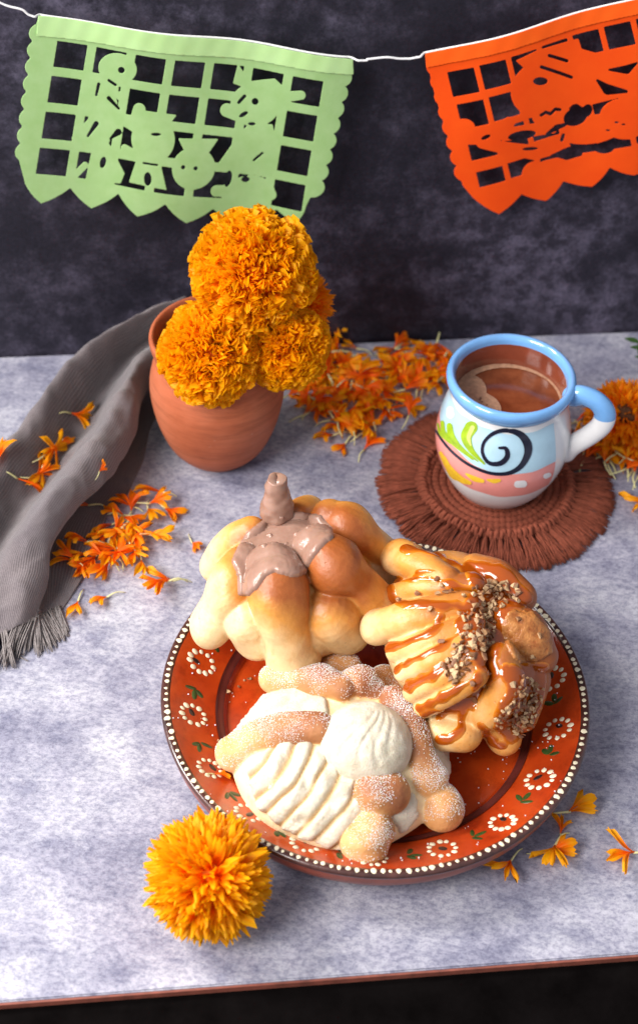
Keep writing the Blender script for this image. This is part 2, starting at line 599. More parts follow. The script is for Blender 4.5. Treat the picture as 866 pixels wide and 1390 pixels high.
def orange_sdf(Xp, Yp):
    X, Y = (Xp - 470) / K2, Yp / K2
    bodyp = [(235, 165), (866, -2), (1120, -70), (1230, 300), (1180, 380), (1110, 395), (1050, 440), (985, 430), (920, 480), (850, 514), (780, 494), (728, 555),
             (645, 542), (594, 600), (520, 577), (452, 633), (375, 585), (345, 550), (262, 280)]
    s = s_poly(X, Y, tongue(bodyp, 4, 16))
    for k in range(8):
        t = (k + 0.5) / 8
        s = np.maximum(s, s_circ(X, Y, 266 + 92 * t, 182 + 350 * t, 33, 28))
    holes = None
    for i in range(8):
        for j in range(4):
            cx, cy = 347 + 93 * i + 27 * j, 243 - 26.6 * i + 93 * j
            dx, dy = X - cx, Y - cy
            u, v = dx - 0.24 * dy, dy + 0.26 * dx
            h = np.minimum(41 - np.abs(u), (38 if j < 3 else 24) - np.abs(v))
            holes = h if holes is None else np.maximum(holes, h)
    fig = None
    for d in (s_circ(X, Y, 590, 262, 105, 88, -10), s_poly(X, Y, [(500, 175), (560, 150), (690, 120), (700, 150), (740, 160), (900, 120), (900, 260), (700, 320), (560, 230)]),
              s_circ(X, Y, 610, 345, 60, 38), s_circ(X, Y, 400, 395, 78, 26, -14), s_circ(X, Y, 350, 372, 30, 22),
              s_cap(X, Y, 470, 395, 610, 380, 20), s_cap(X, Y, 400, 420, 560, 455, 16, 22), s_circ(X, Y, 730, 385, 95, 42, -14), s_circ(X, Y, 820, 350, 70, 60),
              s_cap(X, Y, 560, 455, 650, 440, 22, 16), s_circ(X, Y, 480, 360, 18), s_cap(X, Y, 600, 520, 900, 460, 42), s_circ(X, Y, 560, 520, 40),
              s_circ(X, Y, 940, 300, 120, 100)):
        fig = d if fig is None else np.maximum(fig, d)
    cuts = None
    for d in (s_circ(X, Y, 575, 240, 22, 12, 5), s_cap(X, Y, 602, 166, 655, 184, 5), s_cap(X, Y, 578, 198, 668, 232, 5),
              s_line(X, Y, [(745, 240), (775, 265), (828, 268)], [4, 16, 5]), s_line(X, Y, [(780, 208), (830, 205), (860, 185)], [3, 13, 3]),
              s_line(X, Y, [(578, 342), (592, 334), (606, 340), (620, 326), (634, 328)], 5), s_circ(X, Y, 520, 400, 42, 14, -6), s_circ(X, Y, 680, 350, 36, 26, -25),
              s_line(X, Y, [(596, 400), (625, 382), (660, 370)], [4, 9, 3]), s_circ(X, Y, 412, 402, 15, 6, -25), s_circ(X, Y, 765, 437, 30, 17, -10),
              s_poly(X, Y, [(605, 465), (660, 440), (700, 440), (700, 465), (655, 480)]), s_circ(X, Y, 545, 442, 24, 5), s_cap(X, Y, 645, 405, 640, 420, 5),
              s_circ(X, Y, 715, 330, 14, 20, 20), s_circ(X, Y, 800, 360, 7, 3), s_circ(X, Y, 775, 385, 7, 3), s_circ(X, Y, 820, 365, 6, 3)):
        cuts = d if cuts is None else np.maximum(cuts, d)
    hol = np.maximum(np.minimum(holes, -fig), cuts)
    return np.minimum(s, -hol) * K2


def orange_head(Xp, Yp):
    X, Y = (Xp - 470) / K2, Yp / K2
    return s_poly(X, Y, [(234, 162), (866, -5), (1122, -73), (1130, -30), (866, 40), (238, 205)]) * K2


M_GREEN = thin('green_paper', (0.42, 0.66, 0.26), (0.48, 0.71, 0.32), 90, 0.32, 0.8)
M_GREEN2 = thin('green_paper_double', (0.46, 0.70, 0.28), (0.50, 0.74, 0.33), 40, 0.12, 0.8)
M_ORANGE = thin('orange_paper', (0.95, 0.085, 0.003), (1.0, 0.105, 0.004), 40, 0.25, 0.8)
M_ORANGE2 = thin('orange_paper_double', (1.0, 0.11, 0.005), (1.0, 0.135, 0.007), 40, 0.12, 0.8)
build_banner('paper_banner', green_sdf, green_head, (15, 485, 15, 312), M_GREEN, M_GREEN2,
             'light green cut paper banner with figures, scalloped edges and pointed hem')
build_banner('paper_banner', orange_sdf, orange_head, (570, 1040, -40, 296), M_ORANGE, M_ORANGE2,
             'bright orange cut paper banner with a skull figure hanging on the string')
M_STRING = simple('white_cotton', (0.82, 0.81, 0.80), 0.8, 0.08, 300)
sp = [(-60, -38), (0, 2), (30, 13), (54, 25), (160, 40), (300, 57), (478, 80), (500, 80), (525, 79), (548, 82), (577, 78), (700, 46), (866, 2), (1000, -34)]
spd = [tuple(q) for q in crom(np.array(sp, float), 140)]
V, F = loft([banner_point(x, y, -0.0036 if 50 <= x <= 482 or x > 572 else 0.0) for x, y in spd], [0.0008] * len(spd), 8, 400)
finish(mk('string', V, F, M_STRING), label='thin white cotton string holding up the paper banners', cat='string')

# ------------------------------------------------------------------ cloth napkin
rows = [
    [(222, 462, 0), (250, 408, .064), (268, 436, .040), (292, 446, .056), (300, 470, .036), (300, 505, .004), (320, 530, .001)],
    [(130, 494, 0), (160, 443, .060), (184, 480, .026), (200, 474, .058), (206, 512, .036), (192, 545, .003), (218, 562, .001)],
    [(66, 545, 0), (97, 490, .052), (122, 566, .012), (158, 540, .056), (184, 582, .036), (160, 618, .003), (194, 628, .001)],
    [(22, 600, 0), (50, 560, .042), (70, 640, .006), (108, 622, .054), (150, 648, .036), (108, 680, .003), (166, 682, .001)],
    [(-40, 650, 0), (0, 622, .036), (24, 704, .004), (62, 680, .050), (112, 682, .036), (78, 712, .003), (148, 692, .001)],
    [(-90, 720, 0), (-45, 705, .030), (-14, 768, .004), (20, 735, .042), (72, 736, .032), (50, 764, .003), (134, 738, .001)],
    [(-125, 800, 0), (-80, 790, .022), (-40, 826, .004), (4, 794, .028), (64, 784, .022), (52, 808, .003), (112, 786, .001)],
    [(-150, 885, 0), (-105, 880, .012), (-55, 886, .004), (-6, 866, .010), (40, 846, .010), (60, 838, .003), (86, 826, .001)]]
G = np.array([[tuple(P(x, y, z)) for x, y, z in r] for r in rows])
nS, nT = 130, 170
G1 = np.array([crom(G[:, c], nT) for c in range(G.shape[1])])      # cols, nT, 3
G2 = np.array([crom(G1[:, t], nS) for t in range(nT)])             # nT, nS, 3
V, UVs = [], []
for t in range(nT):
    for s in range(nS):
        p = G2[t, s].copy()
        w = 0.0075 * nz((s / nS * 7, t / nT * 2.2, 0), 1, 1) + 0.0042 * nz((s / nS * 13, t / nT * 4 + s / nS * 2, 0), 1, 8) + 0.0016 * nz(p, 80, 2) - 0.0095 * (abs(nz(p, 24, 11)) - .2) - 0.0042 * (abs(nz(p, 52, 12)) - .2)
        p[2] = max(p[2] + w * min(1.0, 0.3 + p[2] * 60), 0.0012 + 0.0006 * nz(p, 60, 4))
        V.append(p); UVs.append((s / nS * 0.24, t / nT * 0.5))
F = [(t * nS + s, t * nS + s + 1, (t + 1) * nS + s + 1, (t + 1) * nS + s) for t in range(nT - 1) for s in range(nS - 1)]
m, nt, N, L, b = newmat('grey_ribbed_cotton')
tc = N.new('ShaderNodeTexCoord')
wv = N.new('ShaderNodeTexWave'); wv.bands_direction = 'X'; wv.inputs['Scale'].default_value = 150; wv.inputs['Distortion'].default_value = 1.6
wv.inputs['Detail'].default_value = 2; wv.inputs['Detail Scale'].default_value = 3
L.new(tc.outputs['UV'], wv.inputs[0])
n1 = tex(N, L, 900, 3, 0.7); n2 = tex(N, L, 25, 4, 0.5)
r1 = ramp(N, [(0.0, (0.110, 0.094, 0.100)), (1.0, (0.185, 0.162, 0.170))]); L.new(wv.outputs[0], r1.inputs[0])
r2 = ramp(N, [(0.3, (0.75, 0.75, 0.75)), (0.7, (1.15, 1.12, 1.1))]); L.new(n1.outputs[0], r2.inputs[0])
c = mixc(N, L, 0.9, r1.outputs[0], r2.outputs[0], 'MULTIPLY')
r3 = ramp(N, [(0.3, (0.85, 0.85, 0.88)), (0.7, (1.1, 1.07, 1.03))]); L.new(n2.outputs[0], r3.inputs[0])
c = mixc(N, L, 0.9, c, r3.outputs[0], 'MULTIPLY')
L.new(c, b.inputs['Base Color']); b.inputs['Roughness'].default_value = 0.95
b.inputs['Specular IOR Level'].default_value = 0.1
b.inputs['Sheen Weight'].default_value = 0.25; b.inputs['Sheen Roughness'].default_value = 0.5
k = bump(N, L, b, wv.outputs[0], 0.4, 0.0006); bump(N, L, b, n1.outputs[0], 0.35, 0.0005, k)
M_CLOTH = m
cloth_root = empty('napkin', P(80, 700, 0), label='grey ribbed cotton napkin with frayed hem bunched beside the clay pot', cat='napkin')
o = mk('cloth', V, F, M_CLOTH, cloth_root, uv=UVs)
md = o.modifiers.new('thick', 'SOLIDIFY'); md.thickness = 0.0011; md.offset = 1
CLOTH_BVH = BVHTree.FromPolygons([tuple(v) for v in V], F)
# frayed hem: tufts of thread along the last row
M_FRAY = simple('grey_thread', (0.20, 0.175, 0.17), 0.95, 0.35, 400, spec=0.1)
for k in range(17):
    s = 46 + k * 4.9
    base = Vector(G2[nT - 1, int(min(s, nS - 1))]); base.z = max(base.z, 0.0015)
    a = Vector(G2[nT - 6, int(min(s, nS - 1))])
    d = (base - a); d.z = 0; d.normalize()
    d = (d + Vector((0.55 * (k / 17.0 - 0.1), 0.0, 0)) + Vector((random.uniform(-.25, .25), random.uniform(-.2, .2), 0))).normalized()
    side = Vector((-d.y, d.x, 0))
    Vt, Ft = [], []
    ln0 = random.uniform(0.016, 0.026)
    for q in range(16):
        ln = ln0 * random.uniform(0.8, 1.1)
        o1 = side * random.uniform(-.0022, .0022) + Vector((0, 0, random.uniform(-.0002, .0018)))
        sp_ = side * random.uniform(-.003, .003)
        p0 = base - d * 0.003 + o1; p1 = base + d * ln * .5 + o1 * 1.2 + sp_ * .4; p2 = base + d * ln + o1 * 1.3 + sp_
        p1.z = max(p1.z * .7, .0006); p2.z = .0006 + random.uniform(0, .0012)
        v_, f_ = loft([p0, p1, p2], [.00045, .0005, .0003], 5, 7, caps=False)
        nb = len(Vt); Vt += v_; Ft += [tuple(i + nb for i in f) for f in f_]
    mk('fringe_tuft', Vt, Ft, M_FRAY, cloth_root)
v_, f_ = loft([P(3, 868, .002), P(14, 880, .0025), P(25, 890, .0012), P(38, 897, .0008)], [.0004, .0006, .0005, .0004], 6, 16)
mk('loose_thread', v_, f_, M_FRAY, cloth_root)

# ------------------------------------------------------------------ clay pot
POT = P(296, 608, 0)
prof = [(0.0, 0.0), (0.023, 0.0), (0.027, 0.0015), (0.0365, 0.014), (0.0435, 0.033), (0.0475, 0.053), (0.0480, 0.068), (0.0455, 0.081), (0.0430, 0.0875),
        (0.0425, 0.091), (0.0442, 0.0955), (0.0462, 0.101), (0.0470, 0.1065), (0.0460, 0.1090), (0.0438, 0.1087), (0.0412, 0.103), (0.0395, 0.092),
        (0.0410, 0.082), (0.0440, 0.066), (0.040, 0.04), (0.028, 0.013), (0.0, 0.010)]
prof = crom(prof, 90)
V, F = lathe(prof, 110)
V = [np.array(v) * (1 + 0.012 * nz(v, 18, 5)) + np.array((*POT.xy, 0)) for v in V]
for v in V: v[2] = max(v[2], 0.0003)
m, nt, N, L, b = newmat('terracotta')
n1 = tex(N, L, 14, 5, 0.6); n2 = tex(N, L, 260, 4, 0.7); n3 = tex(N, L, 40, 6, 0.75, stretch=(.5, .5, 5))
r1 = ramp(N, [(0.3, (0.29, 0.066, 0.026)), (0.5, (0.37, 0.095, 0.038)), (0.72, (0.45, 0.138, 0.066))]); L.new(n1.outputs[0], r1.inputs[0])
r2 = ramp(N, [(0.34, (0.70, 0.68, 0.66)), (0.5, (1, 1, 1)), (.66, (1.14, 1.16, 1.2))]); L.new(n3.outputs[0], r2.inputs[0])
c = mixc(N, L, 0.9, r1.outputs[0], r2.outputs[0], 'MULTIPLY')
r3 = ramp(N, [(0.70, (0, 0, 0)), (0.76, (1, 1, 1))]); L.new(n2.outputs[0], r3.inputs[0])
c = mixc(N, L, r3.outputs[0], c, (0.62, 0.45, 0.36))
L.new(c, b.inputs['Base Color']); b.inputs['Roughness'].default_value = 0.68
b.inputs['Specular IOR Level'].default_value = 0.35
k = bump(N, L, b, n2.outputs[0], 0.25, 0.0005); bump(N, L, b, n3.outputs[0], 0.2, 0.0012, k)
M_TERRA = m
finish(mk('clay_pot', V, F, M_TERRA), label='round terracotta clay pot holding the bunch of marigolds', cat='pot')

# ------------------------------------------------------------------ marigold petals
M_PETAL = thin('marigold_petal', (1.0, 0.19, 0.001), (1.0, 0.50, 0.003), 130, 0.55, 0.5, 0.35, attr='tip')
M_PETAL_D = thin('marigold_petal_deep', (0.97, 0.14, 0.002), (1.0, 0.34, 0.003), 130, 0.45, 0.5, 0.4, attr='tip')
M_CORE = simple('marigold_core', (0.95, 0.19, 0.002), 0.8, 0.3, 200)
M_STALK = simple('pale_stalk', (0.66, 0.62, 0.30), 0.6, 0.15, 200)
M_GREENST = simple('green_stem', (0.09, 0.16, 0.03), 0.55, 0.25, 120)


def petal_data(name, length, width, ruffle, point, seed, mat_, nu=7, nv=7, curl=0.35, notch=0.12):
    """strap that widens to a ruffled tip; runs along +Z, width along X, bends towards -Y"""
    rr = random.Random(seed)
    ph, ph2 = rr.uniform(0, 6.28), rr.uniform(0, 6.28)
    kf = rr.uniform(1.6, 2.6)
    cup = rr.uniform(-.45, .6)
    bend = curl * rr.uniform(0.2, 1.6); lean = rr.uniform(-.25, .25)
    V, T = [], []
    for i in range(nu):
        u = i / (nu - 1)
        for j in range(nv):
            v = j / (nv - 1) * 2 - 1
            wid = width * (0.22 + 0.78 * sstep(0.05, 0.75, u)) * 0.5
            wid *= (1 - max(point, 0) * sstep(0.7, 1.0, u) * 0.75)
            if point < 0: wid *= math.sqrt(max(.06, 1 - max(0, (u - .66) / .34) ** 2 * .40))
            endz = length * (u - (0.16 + point * .15 if point >= 0 else .05) * abs(v) ** 2 * u * u - notch * 0.5 * u ** 3 * (0.5 + 0.5 * math.cos(v * 3.14 * kf + ph2)))
            x = wid * v * (1 - 0.12 * abs(math.sin(v * 3.1 + ph)) * u) + lean * length * u * u * .5
            y = -bend * length * u ** 2.4 + ruffle * width * u ** 1.5 * math.sin(v * 3.14 * kf + ph) + width * v * v * (0.22 * (1 - .6 * u) if point >= 0 else cup * u) \
                + ruffle * .5 * width * u * u * math.sin(u * 9 + ph2)
            V.append((x, y, endz)); T.append(-0.10 + 0.80 * u ** 1.4)
    F = [(i * nv + j, i * nv + j + 1, (i + 1) * nv + j + 1, (i + 1) * nv + j) for i in range(nu - 1) for j in range(nv - 1)]
    me = bpy.data.meshes.new(name)
    me.from_pydata(V, [], F); me.materials.append(mat_)
    me.polygons.foreach_set('use_smooth', [True] * len(F))
    a = me.attributes.new('tip', 'FLOAT', 'POINT'); a.data.foreach_set('value', np.array(T, np.float32))
    return me, V, F, T


RUF = [petal_data('petal', 0.020, 0.0112, 0.26, -0.1, 100 + k, M_PETAL, 7, 11, 0.16, 0.06) for k in range(12)]
NAR = [petal_data('petal', 0.022, 0.0052, 0.18, 0.6, 200 + k, M_PETAL, 7, 5, 0.22, 0.2) for k in range(12)]
NARD = [petal_data('petal', 0.022, 0.0066, 0.16, 0.5, 300 + k, M_PETAL_D, 7, 5, 0.22, 0.2) for k in range(8)]


def marigold(center, axis, rad, variants, label, n=300, extra=260, cut=118, squash=0.86, petal_scale=1.0, hole=0.0, stem=True, group=None,
             mat_=M_PETAL, jit=0.035, seed=0, calyx=True):
    rr = random.Random(seed)
    C = Vector(center); A = Vector(axis).normalized()
    q = A.to_track_quat('Z', 'Y')
    root = empty('marigold', C - Vector((0, 0, rad * .8)), label=label, cat='flower', group=group)
    tot = n + extra
    cmin = math.cos(R(cut)); cmax = math.cos(R(hole)) if hole else 1.0
    dirs = []
    for k in range(tot):
        z = cmax - (cmax - cmin) * (k + 0.5) / tot
        ph = k * 2.399963 + rr.uniform(-.25, .25)
        z = max(-1, min(1, z + rr.uniform(-.03, .03)))
        s = math.sqrt(max(0, 1 - z * z))
        dirs.append(Vector((s * math.cos(ph), s * math.sin(ph), z)))
    order = sorted(range(tot), key=lambda k: -((q @ dirs[k]).dot((CAM - C).normalized())))
    show = set(order[:n])
    Vx, Fx, Tx = [], [], []
    for k in range(tot):
        d = dirs[k]
        # petals lean away from the flower's axis towards its rim
        out = Vector((d.x, d.y, 0))
        out = out.normalized() if out.length > 1e-4 else Vector((1, 0, 0))
        Z = d.copy()
        Yv = (Vector((0, 0, 1)) - Z * Z.z)
        Yv = Yv.normalized() if Yv.length > .05 else Vector((1, 0, 0))
        Xv = Yv.cross(Z)
        M3 = Matrix((Xv, Yv, Z)).transposed()
        roll = rr.uniform(-3.14, 3.14) if variants is RUF else rr.gauss(0, .9)
        tilt = rr.gauss(0, 0.24)
        M3 = M3 @ Matrix.Rotation(roll, 3, 'Z') @ Matrix.Rotation(tilt, 3, 'X') @ Matrix.Rotation(rr.gauss(0, .16), 3, 'Y')
        me, pv, pf, pt = variants[rr.randrange(len(variants))]
        sc = petal_scale * rr.uniform(0.82, 1.15)
        tipr = rad * (1 + rr.gauss(0, jit)) * (1 + 0.10 * nz(d, 2.0, seed))
        pl = 0.021 * sc
        pos = Vector((d.x, d.y, d.z * squash)) * (tipr - pl * 0.95)
        loc = C + q @ pos
        M4 = Matrix.Translation(loc) @ (q.to_matrix() @ M3).to_4x4() @ Matrix.Diagonal((sc, sc, sc, 1))
        if k in show:
            link('petal', me, root, M4)
        else:
            nb = len(Vx)
            Vx += [M4 @ Vector(v) for v in pv]; Fx += [tuple(i + nb for i in f) for f in pf]; Tx += pt
    if Vx:
        finish(mk('inner_petals', Vx, Fx, mat_, root, attr={'tip': Tx}), kind='stuff')
    ax = [q @ Vector(a) for a in ((1, 0, 0), (0, 1, 0), (0, 0, 1))]
    V, F = ellipsoid(C, ax, tuple(rad * k for k in ((.72, .72, .68) if variants is RUF else (.58, .58, .54))), 32, 20, rad * .06, 200, seed)
    mk('flower_core', V, F, M_CORE, root)
    if calyx:
        V, F = loft([C - A * rad * .1, C - A * rad * .6, C - A * rad * .95], [rad * .5, rad * .34, rad * .10], 16, 14)
        mk('calyx', V, F, M_GREENST, root)
    if stem:
        V, F = loft([C - A * rad * .8, stem[0], stem[1]], [.0028, .0026, .0024], 10, 16)
        mk('stem', V, F, M_GREENST, root)
    return root


GP = 'marigolds standing in the clay pot'
pz = POT + Vector((0, 0, .06))
c1, c2, c3 = P(344, 368, .160), P(285, 480, .116), P(386, 470, .112)
c4 = P(400, 428, .118)
stems = lambda dx, dy: (POT + Vector((dx, dy, .085)), POT + Vector((dx * .5, dy * .5, .02)))
marigold(c1, (0.05, -.35, .9), .0430, RUF, 'largest round orange marigold at the top of the bunch in the clay pot', 300, 430, 128, .93, 1.0, stem=stems(0, .01), seed=1)
marigold(c2, (-.30, -.62, .75), .0355, RUF, 'orange marigold spilling over the clay pot rim on the napkin side', 300, 320, 122, .9, .95, stem=stems(-.02, -.01), seed=2)
marigold(c3, (.45, -.55, .70), .0305, RUF, 'smaller orange marigold drooping over the clay pot rim beside the scattered petals', 290, 230, 122, .95, .92, stem=stems(.02, -.01), seed=3)
marigold(c4 + Vector((0, .012, 0)), (.75, .1, .5), .027, NARD, 'deeper orange marigold half hidden behind the bunch in the pot', 260, 100, 118, .9, .9, stem=stems(.02, .02), mat_=M_PETAL_D, seed=4)
marigold(P(283, 1192, .034), (.20, -.42, .80), .0345, NAR, 'fluffy orange marigold with narrow petals lying against the plate rim', 300, 560, 125, .92, 1.08, stem=False, jit=.06, seed=5)
# the one lying behind the mug, its dark heart showing
CF = P(846, 566, .020)
mr = marigold(CF, (-.10, -.55, .70), .0285, NARD, 'deep orange marigold with dark centre lying behind the blue mug', 240, 150, 96, .62, 1.0, hole=17, stem=False, mat_=M_PETAL_D, seed=6)
V, F = ellipsoid(CF + Vector((-.10, -.55, .70)).normalized() * .011, [(1, 0, 0), (0, 1, 0), (0, 0, 1)], (.0085, .0085, .0085), 20, 14, .002, 300, 3)
mk('dark_heart', V, F, simple('marigold_heart', (0.10, 0.035, 0.008), 0.85, 0.5, 300), mr)

# green sprig on the table by the right-hand flower
M_LEAF = thin('marigold_leaf', (0.030, 0.070, 0.018), (0.060, 0.12, 0.03), 120, 0.2, 0.5)
spr = empty('leaf_sprig', P(866, 500, 0), label='dark green feathery leaf sprig lying behind the dark-hearted marigold', cat='leaf')
stem_pts = [P(925, 520, .010), P(902, 503, .016), P(884, 486, .020), P(868, 466, .024)]
V, F = loft(stem_pts, [.0013, .0011, .0009, .0006], 8, 20)
mk('stem', V, F, M_GREENST, spr)
cs = crom([tuple(p) for p in stem_pts], 8)
for k in range(14):
    b0 = Vector(cs[min(1 + k // 2, 7)]); sd = 1 if k % 2 else -1
    dirn = (Vector((-.6, .25, .1)) if sd > 0 else Vector((.2, -.75, -.15))) + Vector((random.uniform(-.2, .2), random.uniform(-.2, .2), random.uniform(-.2, .2)))
    dirn.normalize(); ln = random.uniform(.012, .019)
    sv = dirn.cross(Vector((0, 0, 1))).normalized()
    V = []
    for i in range(7):
        u = i / 6; w = .0032 * math.sin(math.pi * min(.98, u * .9 + .06))
        c0 = b0 + dirn * ln * u + Vector((0, 0, -.004 * u * u))
        V += [c0 - sv * w, c0 + Vector((0, 0, -.0006)), c0 + sv * w]
    F = [(i * 3 + j, i * 3 + j + 1, i * 3 + j + 4, i * 3 + j + 3) for i in range(6) for j in range(2)]
    mk('leaflet', V, F, M_LEAF, spr)

# ------------------------------------------------------------------ loose florets
M_FLOR = thin('loose_petal', (1.0, 0.16, 0.002), (1.0, 0.43, 0.004), 220, 0.42, 0.5, 0.5, attr='tip')


def floret_data(seed):
    """one plucked floret lying along +X (thin pale tail at -X), built at real size, bottom near z=0"""
    rr = random.Random(seed)
    V, F, T, FM = [], [], [], []
    L_ = rr.uniform(.018, .026); nl = rr.choice([2, 2, 3, 3, 4])
    for q in range(nl):
        ang = (q - (nl - 1) / 2) * rr.uniform(.28, .6) + rr.uniform(-.12, .12)
        ln = L_ * rr.uniform(.75, 1.05); wid = rr.uniform(.0032, .0056)
        ph = rr.uniform(0, 6.28); zt = rr.uniform(.001, .0065); roll = rr.uniform(-.9, .9)
        nb = len(V)
        for i in range(8):
            u = i / 7
            w = wid * (.16 + .84 * sstep(.15, .72, u)) * (1 - .35 * sstep(.85, 1, u)) * .5
            for j in range(5):
                v = j / 4 * 2 - 1
                x = ln * (u - .10 * u * u * abs(v) - .07 * u ** 3 * (1 + math.cos(v * 6 + ph)))
                yy = w * v; zz = .0016 * u * math.sin(v * 4 + ph) + .35 * w * v * v + zt * math.sin(u * 2.2)
                yy, zz = yy * math.cos(roll * u) - (zz - zt) * math.sin(roll * u) * .5, zz + yy * math.sin(roll * u)
                xx, yy = x * math.cos(ang * u) - yy * math.sin(ang), x * math.sin(ang * u) + yy * math.cos(ang)
                V.append((xx, yy, zz + .0012)); T.append(-.2 + .7 * u)
        F += [(nb + i * 5 + j, nb + i * 5 + j + 1, nb + (i + 1) * 5 + j + 1, nb + (i + 1) * 5 + j) for i in range(7) for j in range(4)]
        FM += [0] * 28
    tl = rr.uniform(.006, .013); cv = rr.uniform(-.006, .006)
    v_, f_ = loft([(.002, 0, .0015), (-tl * .5, cv * .3, .0014 + rr.uniform(0, .002)), (-tl, cv, .0008)], [.0007, .0005, .0003], 5, 7, caps=False)
    nb = len(V); V += [tuple(v) for v in v_]; F += [tuple(i + nb for i in f) for f in f_]; T += [0] * len(v_); FM += [1] * len(f_)
    mn = min(v[2] for v in V)
    V = [(v[0] - L_ * .5, v[1], v[2] - mn + .0002) for v in V]
    me = bpy.data.meshes.new('loose_petal')
    me.from_pydata(V, [], F); me.materials.append(M_FLOR); me.materials.append(M_STALK)
    me.polygons.foreach_set('use_smooth', [True] * len(F)); me.polygons.foreach_set('material_index', FM)
    a = me.attributes.new('tip', 'FLOAT', 'POINT'); a.data.foreach_set('value', np.array(T, np.float32))
    return me


FLO = [floret_data(500 + k) for k in range(14)]
FL_SINGLE = 0


def floret(x, y, ang, label, group, sc=1.0, z=0.0, tilt=(0, 0), var=None, loc=None, nrm=None):
    """x,y pixel of its middle; ang = picture angle of the tip direction in degrees (0 right, 90 up)"""
    p = Vector(loc) if loc is not None else P(x, y, z + .001)
    q = P(x + 10 * math.cos(R(ang)), y - 10 * math.sin(R(ang)), p.z) - P(x, y, p.z)
    yaw = math.atan2(q.y, q.x)
    M = Matrix.Rotation(yaw, 4, 'Z') @ Matrix.Rotation(tilt[0], 4, 'X') @ Matrix.Rotation(tilt[1], 4, 'Y')
    if nrm is not None:
        M = Vector((0, 0, 1)).rotation_difference(nrm).to_matrix().to_4x4() @ M
    zoff = abs(math.sin(tilt[1])) * .012 * sc + abs(math.sin(tilt[0])) * .003
    p = p + (nrm if nrm is not None else Vector((0, 0, 1))) * (zoff - .001)
    o = bpy.data.objects.new('loose_petal', FLO[var if var is not None else random.randrange(len(FLO))])
    COL.objects.link(o)
    o.matrix_world = Matrix.Translation(p) @ M @ Matrix.Diagonal((sc, sc, sc, 1))
    finish(o, label, 'petal', group)
    return o


def scatter_florets(poly, n, label, group, zmax, seed, mind=5.0, sc=(1.0, 1.4)):
    rr = random.Random(seed)
    X = [p[0] for p in poly]; Y = [p[1] for p in poly]
    got = []
    tries = 0
    while len(got) < n and tries < 20000:
        tries += 1
        x, y = rr.uniform(min(X), max(X)), rr.uniform(min(Y), max(Y))
        if s_poly(np.array([[x]]), np.array([[y]]), poly)[0, 0] < 0: continue
        if any(math.hypot(x - a, (y - b_) * 1.3) < mind for a, b_ in got): continue
        got.append((x, y))
        floret(x, y, rr.uniform(0, 360), label, group, rr.uniform(*sc), rr.choice([0, 0, rr.uniform(0, zmax)]), (rr.uniform(-.5, .5), rr.uniform(-.30, .1)))


LB = 'loose orange marigold petal scattered on the table between the clay pot and the mug'
GB = 'petals scattered behind the plate'
scatter_florets([(400, 535), (432, 466), (470, 462), (475, 500), (520, 500), (545, 470), (572, 468), (608, 490), (606, 520), (570, 552), (528, 552), (500, 590), (475, 600), (455, 570), (420, 565)],
                86, LB, GB, .008, 11, 8.5)
for x, y, a in ((545, 466, 35), (520, 480, 200), (463, 612, 240), (500, 575, 60), (448, 585, 220), (437, 597, 200), (530, 566, -35), (560, 560, -40), (415, 548, 170), (505, 600, 45)):
    floret(x, y, a, LB, GB, 1.1)
LC = 'loose orange marigold petal on the table beside the napkin fold'
GC = 'petals scattered beside the napkin'
for x, y, a in ((104, 692, 190), (152, 700, 150), (165, 690, 170), (185, 684, 60), (200, 668, 170), (222, 680, 20), (236, 704, -50), (207, 705, -80), (140, 720, 215),
                (130, 735, 225), (150, 730, 200), (168, 722, 120), (180, 730, 250), (196, 735, -20), (212, 728, -15), (222, 733, -10), (90, 752, 165), (100, 762, 210),
                (118, 770, 240), (135, 755, 200), (152, 745, 110), (160, 760, 230), (150, 770, 280), (172, 752, 30), (182, 766, 250), (195, 778, 290), (205, 800, 215),
                (215, 797, 200), (140, 778, 235), (110, 780, 225), (190, 750, 330), (176, 740, 80), (128, 748, 140), (160, 712, 60), (178, 712, 340), (104, 742, 180)):
    floret(x + random.uniform(-3, 3), y + random.uniform(-3, 3), a + random.uniform(-15, 15), LC, GC, random.uniform(.95, 1.2), random.choice([0, 0, .002, .004]),
           (random.uniform(-.4, .4), random.uniform(-.2, .05)))
floret(267, 744, -50, 'small single orange petal lying alone between the pot and the chocolate bread', None, .7)
floret(102, 829, 250, 'single orange petal lying just beyond the frayed napkin corner', None, .9, var=2)
floret(133, 818, 210, 'single narrow orange petal with tail lying apart from the napkin heap', None, .9, var=5)
LR = 'loose orange marigold petal strewn around the dark-hearted marigold behind the mug'
GR = 'petals strewn behind the mug'
scatter_florets([(790, 585), (815, 590), (870, 600), (880, 640), (840, 625), (800, 615), (770, 588)], 30, LR, GR, .005, 12, 7)
for x, y, a in ((795, 565, 30), (790, 600, 200), (862, 690, 200), (850, 632, -30), (832, 625, -20)):
    floret(x, y, a, LR, GR, 1.1)
for x, y, a, s, l in ((793, 1098, 15, 1.25, 'orange petal with forked tip standing highest beside the plate rim'),
                      (762, 1120, 80, .8, 'thin dark orange petal tucked against the plate rim'),
                      (744, 1172, 250, 1.25, 'orange petal with drooping forked tip and long tail by the plate'),
                      (768, 1156, 10, 1.1, 'orange petal crossing another one beside the plate'),
                      (682, 1188, 240, 1.0, 'short curled orange petal just outside the plate rim'),
                      (836, 1163, 190, 1.15, 'orange petal lying alone with its tail away from the plate')):
    floret(x, y, a, l, None, s, tilt=(random.uniform(-.2, .2), -.12))


def cloth_floret(x, y, a, l, sc=1.2):
    h = CLOTH_BVH.ray_cast(CAM, ray(x, y))
    if h[0] is None: return
    n = h[1] if h[1].z > 0 else -h[1]
    floret(x, y, a, l, 'petals lying on the napkin', sc, loc=h[0] + n * .0022, nrm=n)


